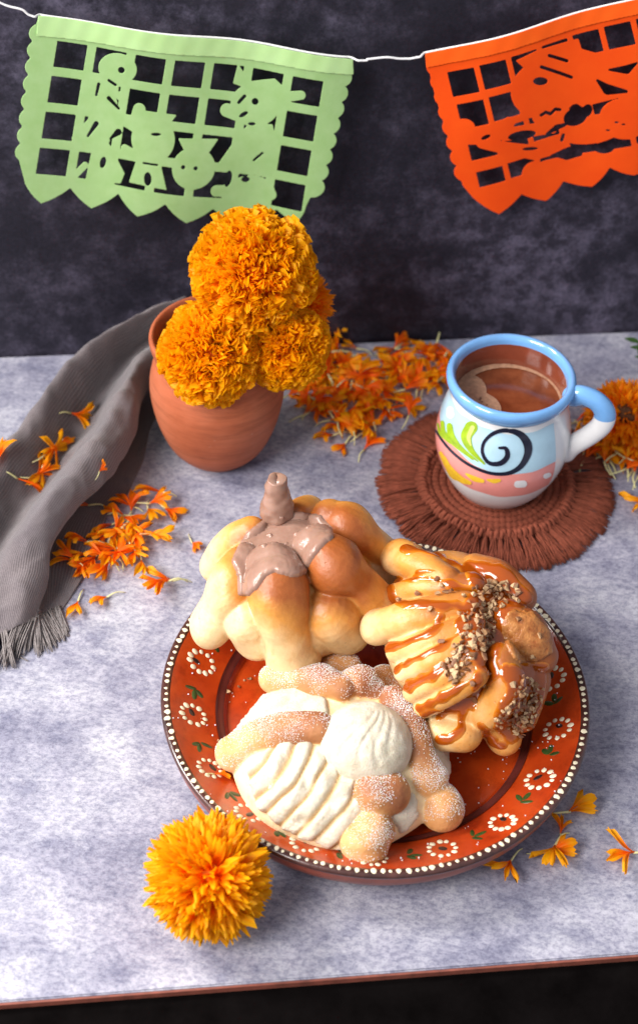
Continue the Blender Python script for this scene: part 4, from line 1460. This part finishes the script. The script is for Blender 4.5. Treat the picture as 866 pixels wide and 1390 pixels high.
B1.bone([(430, 746, .101), (456, 768, .099), (484, 792, .086), (508, 818, .070)], [.0140, .0195, .0135, .0155], bake1)
B1.bone([(448, 702, .099), (476, 716, .096), (502, 736, .083), (522, 756, .068)], [.0120, .0170, .0115, .0130], bake1)
B1.bone([(400, 700, .094), (420, 690, .085)], [.0100, .0100], bake1)
B1.bone([(446, 832, .072), (464, 850, .056)], [.0205, .0195], bake1b, name='bun_lobe')
B1.bone([(338, 838, .068), (346, 860, .052)], [.0180, .0170], bake1b, name='bun_lobe')
B1.bone([(508, 770, .064), (522, 792, .056)], [.0140, .0135], bake1b, name='bun_lobe')
B1.remesh(.0009, 2)
m, nt, N, L, b = newmat('milk_chocolate')
n1 = tex(N, L, 90, 4, .6); n2 = tex(N, L, 300, 4, .65)
r1 = ramp(N, [(.3, (0.27, 0.148, 0.105)), (.7, (0.345, 0.20, 0.148))]); L.new(n1.outputs[0], r1.inputs[0])
L.new(r1.outputs[0], b.inputs['Base Color']); b.inputs['Roughness'].default_value = .27; b.inputs['Coat Weight'].default_value = .15
b.inputs['Subsurface Weight'].default_value = .1; b.inputs['Subsurface Scale'].default_value = .003
bump(N, L, b, n2.outputs[0], .16, .001)
M_CHOC = m
K6 = 170 / 866.0
c6 = lambda p: (300 + p[0] * K6, 630 + p[1] * K6)
cap_poly = [c6(p) for p in ((310, 400), (400, 372), (520, 345), (680, 372), (755, 450), (752, 510), (690, 560), (620, 650), (570, 745), (500, 765), (430, 745), (370, 725), (300, 760), (240, 850), (190, 895),
                            (140, 890), (140, 790), (125, 730), (95, 670), (130, 590), (200, 480))]
B1.coat('chocolate_cap', [(poly_points(cap_poly, 1.5), .0022)], M_CHOC, .0030, .0042, .0001, 90, lump=.0009, fill=60, lsc=75)
lumps = [((345, 512), .0020), ((310, 590), .0018), ((450, 570), .0020), ((540, 500), .0018), ((610, 460), .0014)]
for p, r in lumps:
    h, n = B1.hit(*c6(p))
    if h is None: continue
    V, F = ellipsoid(h + n * .0014, Z3, (r * 1.5, r * 1.2, r), 18, 12, r * .5, 300, p[0])
    mk('chocolate_lump', V, F, M_CHOC, B1.root)
for pth, w in (([(525, 545), (518, 600), (528, 655)], .0012),):
    pp = []
    for p in line_points([c6(q) for q in pth], 4):
        h, n = B1.hit(*p)
        if h is not None: pp.append(h + n * .0016)
    if len(pp) > 2:
        V, F = loft(pp, [w] * len(pp), 12, 24, .8, amp=.0004, ns=250); mk('chocolate_ridge', V, F, M_CHOC, B1.root)
kb = B1.hit(376, 706)[0]
kd_ = Vector((-.02, .02, 1)).normalized()
V, F = loft([kb + kd_ * z for z in (-.002, .002, .007, .012, .017, .022, .030, .0350, .0355)], [.0080, .0100, .0108, .0106, .0094, .0081, .0071, .0063, .0045], 28, 60, 1.0, amp=.0012, ns=190, up=(0, 1, 0), caps=False)
mk('chocolate_knob', V, F, M_CHOC, B1.root)
V, F = ellipsoid(kb + kd_ * .003 + Vector((.004, -.008, -.004)), Z3, (.0065, .003, .0022), 20, 12, .0012, 300, 5); mk('chocolate_collar', V, F, M_CHOC, B1.root)
V, F = ellipsoid(kb + kd_ * .0115 + Vector((.003, -.0098, 0)), Z3, (.0018, .0010, .0018), 14, 10, .0006, 500, 6); mk('chocolate_lump', V, F, M_CHOC, B1.root)

# --- caramel bread
B2 = Bread('caramel_bread', 'golden ridged bread drizzled with caramel sauce and chopped nuts', P(622, 905, .011))
c2b = P(628, 872, .058)
ux = (P(670, 1000, .05) - P(575, 770, .065)).normalized()
uz = Vector((.12, -.10, 1)); uz = (uz - ux * uz.dot(ux)).normalized(); uy = uz.cross(ux)
def bake2(v):
    h = Vector(v) - c2b
    return .62 + .28 * h.z / .045 + .42 * (h.x + .2 * h.y) / .05 + .30 * nz(v, 42, 5)
V, F = ellipsoid(c2b, (ux, uy, uz), (.0635, .0480, .0400), 72, 44, .002, 40, 4, low=1.1)
B2.part('bun', V, F, M_BREAD, bake2)
B2.bone([(541, 756, .082), (572, 770, .094), (606, 786, .098)], [.0125, .0110, .0095], bake2)
B2.bone([(535, 806, .078), (580, 798, .094), (640, 792, .100)], [.0068, .0075, .0075], bake2)
B2.bone([(514, 851, .072), (560, 838, .092), (632, 820, .101)], [.0125, .0115, .0090], bake2)
B2.bone([(541, 884, .074), (584, 870, .093), (640, 850, .101)], [.0078, .0085, .0080], bake2)
B2.bone([(549, 912, .070), (586, 895, .090), (640, 872, .099)], [.0078, .0084, .0080], bake2)
B2.bone([(562, 938, .066), (596, 919, .084), (640, 896, .096)], [.0076, .0082, .0080], bake2)
B2.bone([(577, 958, .060), (608, 940, .078), (645, 918, .091)], [.0072, .0080, .0080], bake2)
B2.bone([(602, 992, .044), (628, 996, .046)], [.0130, .0120], bake2)
B2.bone([(682, 895, .092), (686, 930, .082), (660, 970, .062)], [.0100, .0110, .0105], bake2)
B2.bone([(684, 1000, .034), (672, 980, .044)], [.0115, .0110], bake2)
B2.bone([(692, 842, .090), (715, 862, .084), (730, 890, .072)], [.0130, .0145, .0125], bake2, name='caramel_knob')
B2.bone([(645, 770, .088), (675, 780, .090), (706, 810, .084)], [.0095, .0105, .0105], bake2)
B2.bone([(722, 925, .060), (705, 970, .046)], [.0120, .0115], bake2)
B2.remesh(.0010, 2)
m, nt, N, L, b = newmat('caramel')
n1 = tex(N, L, 60, 4, .6)
r1 = ramp(N, [(.30, (0.70, 0.28, 0.028)), (.65, (0.52, 0.135, 0.005)), (.95, (0.34, 0.062, 0.002))]); at = N.new('ShaderNodeAttribute'); at.attribute_name = 'groove'
ad = N.new('ShaderNodeMath'); ad.operation = 'MULTIPLY_ADD'; L.new(n1.outputs[0], ad.inputs[0]); ad.inputs[1].default_value = .5; L.new(at.outputs['Fac'], ad.inputs[2])
L.new(ad.outputs[0], r1.inputs[0])
L.new(r1.outputs[0], b.inputs['Base Color']); b.inputs['Roughness'].default_value = .10
b.inputs['Coat Weight'].default_value = .6; b.inputs['Coat Roughness'].default_value = .05
b.inputs['Transmission Weight'].default_value = .12; b.inputs['IOR'].default_value = 1.42
M_CARA = m
K7 = 300 / 866.0
c7 = lambda p: (480 + p[0] * K7, 710 + p[1] * K7)
lines = [([(205, 95), (270, 112), (340, 130), (430, 180), (500, 230)], .0024), ([(150, 232), (270, 215), (380, 235), (470, 270)], .0018), ([(135, 300), (200, 312), (300, 322), (400, 325), (450, 350)], .0026),
         ([(100, 495), (180, 478), (280, 440), (330, 400), (340, 370)], .0022), ([(165, 575), (240, 532), (330, 490), (420, 430)], .0018), ([(200, 645), (260, 622), (330, 580), (420, 530)], .0024),
         ([(255, 725), (330, 692), (420, 640), (480, 600)], .0020), ([(330, 740), (400, 722), (480, 690), (555, 570), (540, 520)], .0028), ([(425, 735), (420, 800), (375, 850), (330, 850)], .0020),
         ([(500, 800), (545, 845)], .0028), ([(545, 862), (575, 872)], .0022), ([(300, 740), (270, 755)], .0015), ([(640, 900), (700, 830)], .003), ([(480, 620), (470, 715)], .0022),
         ([(140, 260), (160, 300)], .0022), ([(330, 185), (250, 195)], .0012)]
pol = [[(440, 160), (560, 170), (690, 300), (600, 330), (580, 420), (560, 520), (500, 560), (440, 480), (420, 400), (450, 330), (500, 270)],
       [(590, 560), (640, 590), (740, 560), (740, 680), (690, 800), (610, 840), (560, 800), (600, 720), (620, 640)]]
br = [(line_points([c7(p) for p in l], 2), w) for l, w in lines] + [(poly_points([c7(p) for p in q], 2.5), .0028) for q in pol]
br = [(a_, r_ * 1.75) for a_, r_ in br]
B2.coat('caramel_sauce', br, M_CARA, .0009, .0046, .0016, 110)
m, nt, N, L, b = newmat('candied_crust')
n1 = tex(N, L, 160, 4, .65); n2 = tex(N, L, 420, 3, .6)
r1 = ramp(N, [(.35, (0.27, 0.075, 0.014)), (.62, (0.46, 0.185, 0.05)), (.75, (0.58, 0.34, 0.15))]); L.new(n1.outputs[0], r1.inputs[0])
L.new(r1.outputs[0], b.inputs['Base Color']); b.inputs['Roughness'].default_value = .3
k = bump(N, L, b, n1.outputs[0], .7, .002); bump(N, L, b, n2.outputs[0], .3, .001, k)
B2.coat('candied_patch', [(poly_points([c7(p) for p in ((610, 350), (690, 350), (760, 420), (775, 500), (720, 530), (640, 540), (600, 480), (580, 410))], 2.5), .002)], m, .0016, .002, .0008, 160, lump=.0010)

# chopped nuts
M_NUT = []
for nm, ca, cb in (('nut_flesh', (0.47, 0.29, 0.14), (0.60, 0.42, 0.24)), ('nut_skin', (0.15, 0.055, 0.022), (0.26, 0.11, 0.05)), ('nut_toasted', (0.30, 0.145, 0.060), (0.40, 0.22, 0.10))):
    m, nt, N, L, b = newmat(nm)
    t = tex(N, L, 400, 3, .6); r1 = ramp(N, [(.35, ca), (.65, cb)]); L.new(t.outputs[0], r1.inputs[0]); L.new(r1.outputs[0], b.inputs['Base Color'])
    b.inputs['Roughness'].default_value = .45; bump(N, L, b, t.outputs[0], .4, .0005); M_NUT.append(m)
NUT = []
for k in range(12):
    bm = bmesh.new()
    for q in range(11):
        v = Vector((random.gauss(0, 1), random.gauss(0, 1), random.gauss(0, 1))).normalized()
        bm.verts.new((v.x * random.uniform(.9, 1.25), v.y * .85, v.z * random.uniform(.7, .95)))
    bmesh.ops.convex_hull(bm, input=bm.verts)
    for v in [v for v in bm.verts if not v.link_faces]: bm.verts.remove(v)
    me = bpy.data.meshes.new('nut_piece'); bm.to_mesh(me); bm.free()
    for mm in M_NUT: me.materials.append(mm)
    me.polygons.foreach_set('material_index', [random.choice(([0, 0, 0, 0, 1], [1, 1, 1, 2], [2, 2, 2, 0, 1])[k % 3]) for _ in me.polygons])
    NUT.append(me)


def nut(h, n, s, lift=.0014):
    q = Vector((0, 0, 1)).rotation_difference(n)
    M = Matrix.Translation(h + n * (lift + s * .25)) @ q.to_matrix().to_4x4() @ Matrix.Rotation(random.uniform(0, 6.28), 4, 'Z') @ Matrix.Rotation(random.uniform(-.5, .5), 4, 'X') @ Matrix.Diagonal((s, s, s, 1))
    link('nut_piece', random.choice(NUT), B2.root, M)


cl1 = [(465, 250), (560, 215), (650, 255), (640, 315), (575, 345), (550, 400), (555, 460), (520, 510), (450, 560), (400, 625), (350, 575), (400, 480), (440, 430), (435, 360)]
cl2 = [(650, 600), (735, 640), (705, 760), (650, 850), (620, 800), (560, 790), (545, 755), (610, 700), (630, 650)]
for pol_, n_, sr in ((cl1, 150, (.0010, .0030)), (cl2, 80, (.0010, .0027))):
    cand = poly_points([c7(p) for p in pol_], 1.0); random.shuffle(cand); got = []
    for x, y in cand:
        if len(got) >= n_: break
        if any(math.hypot(x - a, y - b_) < 4.4 for a, b_ in got): continue
        h, n = B2.hit(x, y)
        if h is None: continue
        got.append((x, y)); nut(h, n, random.uniform(*sr), random.uniform(.0012, .0028))
for p in ((240, 92), (258, 100), (255, 270), (180, 308), (328, 225), (340, 245), (330, 285), (360, 278), (385, 272), (470, 690), (630, 810), (465, 625), (350, 560), (410, 350), (480, 385), (300, 340), (440, 575),
          (540, 590), (620, 630), (370, 590), (410, 600), (345, 470), (395, 485), (700, 520), (720, 440), (430, 290), (520, 640), (640, 380), (560, 760), (690, 690)):
    h, n = B2.hit(*c7(p))
    if h is not None: nut(h, n, random.uniform(.0016, .0026))

# --- sugared shell bread
B3 = Bread('sugared_bread', 'sugared bun with white shell crust and a round white knob', P(460, 1045, .011))
c3b = P(461, 1034, .022)
def bake3(v):
    h = Vector(v) - c3b
    return .50 + .60 * (h.z - .010) / .035 + .10 * h.x / .06 + .30 * nz(v, 45, 8)
V, F = ellipsoid(c3b, Z3, (.0655, .0640, .0325), 80, 44, .0016, 40, 7, low=.35)
B3.part('bun', V, F, bread_mat('pale_crumb', .75, .2, (0.80, 0.62, 0.38), (0.72, 0.47, 0.22), (0.5, 0.27, 0.1), 1.6), lambda v: .15 + .2 * nz(v, 60, 2))
B3.remesh(.0011, 2, build=False)
m, nt, N, L, b = newmat('sugar_paste')
n1 = tex(N, L, 120, 4, .6); n2 = tex(N, L, 900, 3, .7)
r1 = ramp(N, [(.3, (0.52, 0.445, 0.32)), (.6, (0.62, 0.56, 0.445))]); L.new(n1.outputs[0], r1.inputs[0])
at = N.new('ShaderNodeAttribute'); at.attribute_name = 'groove'
L.new(mixc(N, L, at.outputs['Fac'], r1.outputs[0], (0.52, 0.33, 0.15)), b.inputs['Base Color'])
b.inputs['Roughness'].default_value = .8; b.inputs['Subsurface Weight'].default_value = .15; b.inputs['Subsurface Scale'].default_value = .003
k = bump(N, L, b, n2.outputs[0], .75, .0009); bump(N, L, b, n1.outputs[0], .5, .0016, k)
M_PASTE = m
K8 = 370 / 866.0
c8 = lambda p: (280 + p[0] * K8, 870 + p[1] * K8)
up_l = [(105, 285), (115, 235), (160, 190), (220, 165), (300, 158), (380, 190), (380, 260), (300, 250), (200, 280)]
B3.coat('sugar_crust', [(poly_points([c8(p) for p in up_l], 2.4), .002)], M_PASTE, .0030, .0035, .0008, 120, lump=.0007)
rt_p = [(700, 315), (765, 345), (775, 385), (755, 440), (720, 400)]
B3.coat('sugar_crust', [(poly_points([c8(p) for p in rt_p], 2.4), .0025)], M_PASTE, .0030, .0035, .0008, 120, lump=.0007)
rt_q = [(590, 560), (655, 490), (665, 560), (620, 600)]
B3.coat('sugar_crust', [(poly_points([c8(p) for p in rt_q], 2.4), .0025)], M_PASTE, .0022, .0035, .0008, 120, lump=.0007)
low_l = [(225, 325), (330, 330), (420, 350), (500, 430), (520, 500), (480, 600), (430, 655), (380, 650), (300, 620), (230, 575), (180, 525), (150, 480), (140, 430), (165, 380)]


def shell(v):
    x, y = to_px(v); x, y = (x - 280) / K8, (y - 870) / K8
    t = (-.57 * x + .82 * y) - 200
    q = (x * .82 + y * .57 + .0011 * t * t + 9 * nz((x, y, 0), .012, 3)) / 57 + .42
    k = math.floor(q); d = min(q - k, k + 1 - q)
    g = math.exp(-(d / .13) ** 2)
    return (.0034 * (1 - g) * (1 - .25 * (2 * abs(q - k - .5)) ** 2), min(1.0, g * 1.1)), k


B3.coat('shell_ridge', [(poly_points([c8(p) for p in low_l], 2.4), .0022)], M_PASTE, .0008, .0030, .0012, 120, lump=.0006, ridge=shell)
def b3bone(pts, rad, flat=.92, nm='bone'):
    B3.bone(pts, rad, bake3, M_BREADS, nm, flat, .0018, ns=60)
b3bone([(318, 1022, .030), (345, 1002, .042), (382, 993, .050), (434, 990, .056)], [.0120, .0108, .0112, .0105])
b3bone([(372, 922, .040), (400, 922, .046), (432, 926, .052), (462, 934, .056)], [.0098, .0082, .0118, .0085])
b3bone([(468, 930, .052), (490, 928, .052), (506, 935, .050)], [.0090, .0118, .0085])
b3bone([(452, 902, .036), (472, 904, .036)], [.0085, .0085])
b3bone([(520, 922, .036), (536, 936, .036)], [.0095, .0085], nm='bun_lobe')
b3bone([(534, 950, .050), (556, 990, .050), (570, 1030, .044), (578, 1056, .038)], [.0095, .0112, .0100, .0130])
b3bone([(595, 1092, .026), (600, 1098, .025)], [.0138, .0138], .95)
b3bone([(508, 1078, .046), (527, 1076, .045)], [.0130, .0130], .95)
b3bone([(497, 1140, .030), (505, 1128, .034)], [.0158, .0135], .95)
B3.remesh(.0010, 2)
bone3 = [o for o in B3.objs if o.name.split('.')[0] in ('bone', 'bun_lobe')]
kc = P(497, 1010, .053)
# white knob: a low dome with shell grooves
V, F = [], []
nu, nv = 96, 44
kz = Vector((.0, -.18, 1)).normalized(); kx = Vector((1, 0, 0)); ky = kz.cross(kx); kx = ky.cross(kz)
for j in range(nv + 1):
    th = R(125) * j / nv
    for i in range(nu):
        ph = 2 * math.pi * i / nu
        x, y, z = math.sin(th) * math.cos(ph), math.sin(th) * math.sin(ph), math.cos(th)
        # fan grooves from the upper right running down to the lower left
        gx, gy = x - .35, y - .95
        ang = math.atan2(gx, -gy)
        g = 0
        for ga, gw in ((-.50, .8), (-.27, 1), (-.05, 1), (.16, .8)):
            g += gw * math.exp(-((ang - ga - .08 * math.sin(y * 4)) / .040) ** 2)
        fade = float(sstep(1.0, .55, math.hypot(x + .05, y + .02))) * float(sstep(.25, .55, math.hypot(gx, gy)))
        rr_ = 1 - .042 * g * fade
        p = kc + kx * (.0272 * x * rr_) + ky * (.0262 * y * rr_) + kz * (.0200 * z * rr_)
        V.append(np.array(p) + np.array(kz) * .0009 * nz(p, 90, 4) + np.array(kz) * .0005 * nz(p, 260, 5))
F = [(j * nu + i, (j + 1) * nu + i, (j + 1) * nu + (i + 1) % nu, j * nu + (i + 1) % nu) for j in range(nv) for i in range(nu)]
mk('white_knob', V, F, M_PASTE, B3.root)

# sugar crystals on the bones
M_SUG, nt, N, L, b = newmat('sugar_crystals')
b.inputs['Base Color'].default_value = (.80, .78, .77, 1); b.inputs['Roughness'].default_value = .25
b.inputs['Subsurface Weight'].default_value = .3; b.inputs['Subsurface Scale'].default_value = .001
def crystals(pts, smin, smax):
    V, F = [], []
    for p in pts:
        s = random.uniform(smin, smax)
        M = Matrix.Rotation(random.uniform(0, 6), 3, Vector((random.random() + .01, random.random(), random.random())))
        nb = len(V)
        for c_ in ((1, 0, 0), (-1, 0, 0), (0, 1, 0), (0, -1, 0), (0, 0, 1), (0, 0, -1)): V.append(Vector(p) + M @ Vector(c_) * s)
        for f in ((0, 2, 4), (2, 1, 4), (1, 3, 4), (3, 0, 4), (2, 0, 5), (1, 2, 5), (3, 1, 5), (0, 3, 5)): F.append(tuple(i + nb for i in f))
    return V, F
for o in bone3:
    me = o.data; pts = []
    for pgn in me.polygons:
        n = pgn.normal
        if n.z < .1: continue
        a = pgn.area
        cen = pgn.center
        dens = max(0, .15 + .60 * n.z + 1.2 * nz(cen, 75, 12))
        k = a * 1e6 * 1.5 * dens
        k = int(k) + (random.random() < k % 1)
        vs = [me.vertices[i].co for i in pgn.vertices]
        for _ in range(k):
            u, w = random.random(), random.random()
            q = vs[0].lerp(vs[1], u).lerp(vs[3 % len(vs)].lerp(vs[2], u), w)
            pts.append(q + n * .0001)
    V, F = crystals(pts, .00016, .00040)
    c_ = mk('sugar_grains', V, F, M_SUG, o, smooth=False)
    c_['kind'] = 'stuff'
# crumbs and grains fallen on the dish
pts = []
for _ in range(420):
    a = random.uniform(0, 6.28); r = .128 * math.sqrt(random.random())
    x, y = PL.x + r * math.cos(a), PL.y + r * math.sin(a)
    if random.random() > .35 and math.hypot(x - P(330, 930, .011).x, y - P(330, 930, .011).y) > .045 and math.hypot(x - P(650, 1060, .011).x, y - P(650, 1060, .011).y) > .05: continue
    pts.append(dish_pt(x, y, .0003)[0])
V, F = crystals(pts, .00025, .0007)
finish(mk('sugar_crumbs', V, F, M_SUG, None, smooth=False), 'white sugar grains sprinkled across the red plate', 'sugar', kind='stuff')
for x, y, s in ((309, 940, .0020), (324, 933, .0013), (338, 922, .0016), (296, 1006, .0012), (332, 924, .0009)):
    h, n = PLB.ray_cast(CAM, ray(x, y))[:2]
    if h is None: continue
    o = link('nut_crumb', random.choice(NUT), None, Matrix.Translation(h + Vector((0, 0, s * .5))) @ Matrix.Diagonal((s, s, s, 1)))
    finish(o, 'tiny nut crumb lying on the red plate by the sugared bread', 'crumb', 'crumbs on the plate')
h = PLB.ray_cast(CAM, ray(303, 1054))
floret(303, 1054, 10, 'small yellow orange petal lying on the plate beside the sugared bread', None, .62, loc=h[0] + h[1] * .0006, nrm=h[1], var=1)
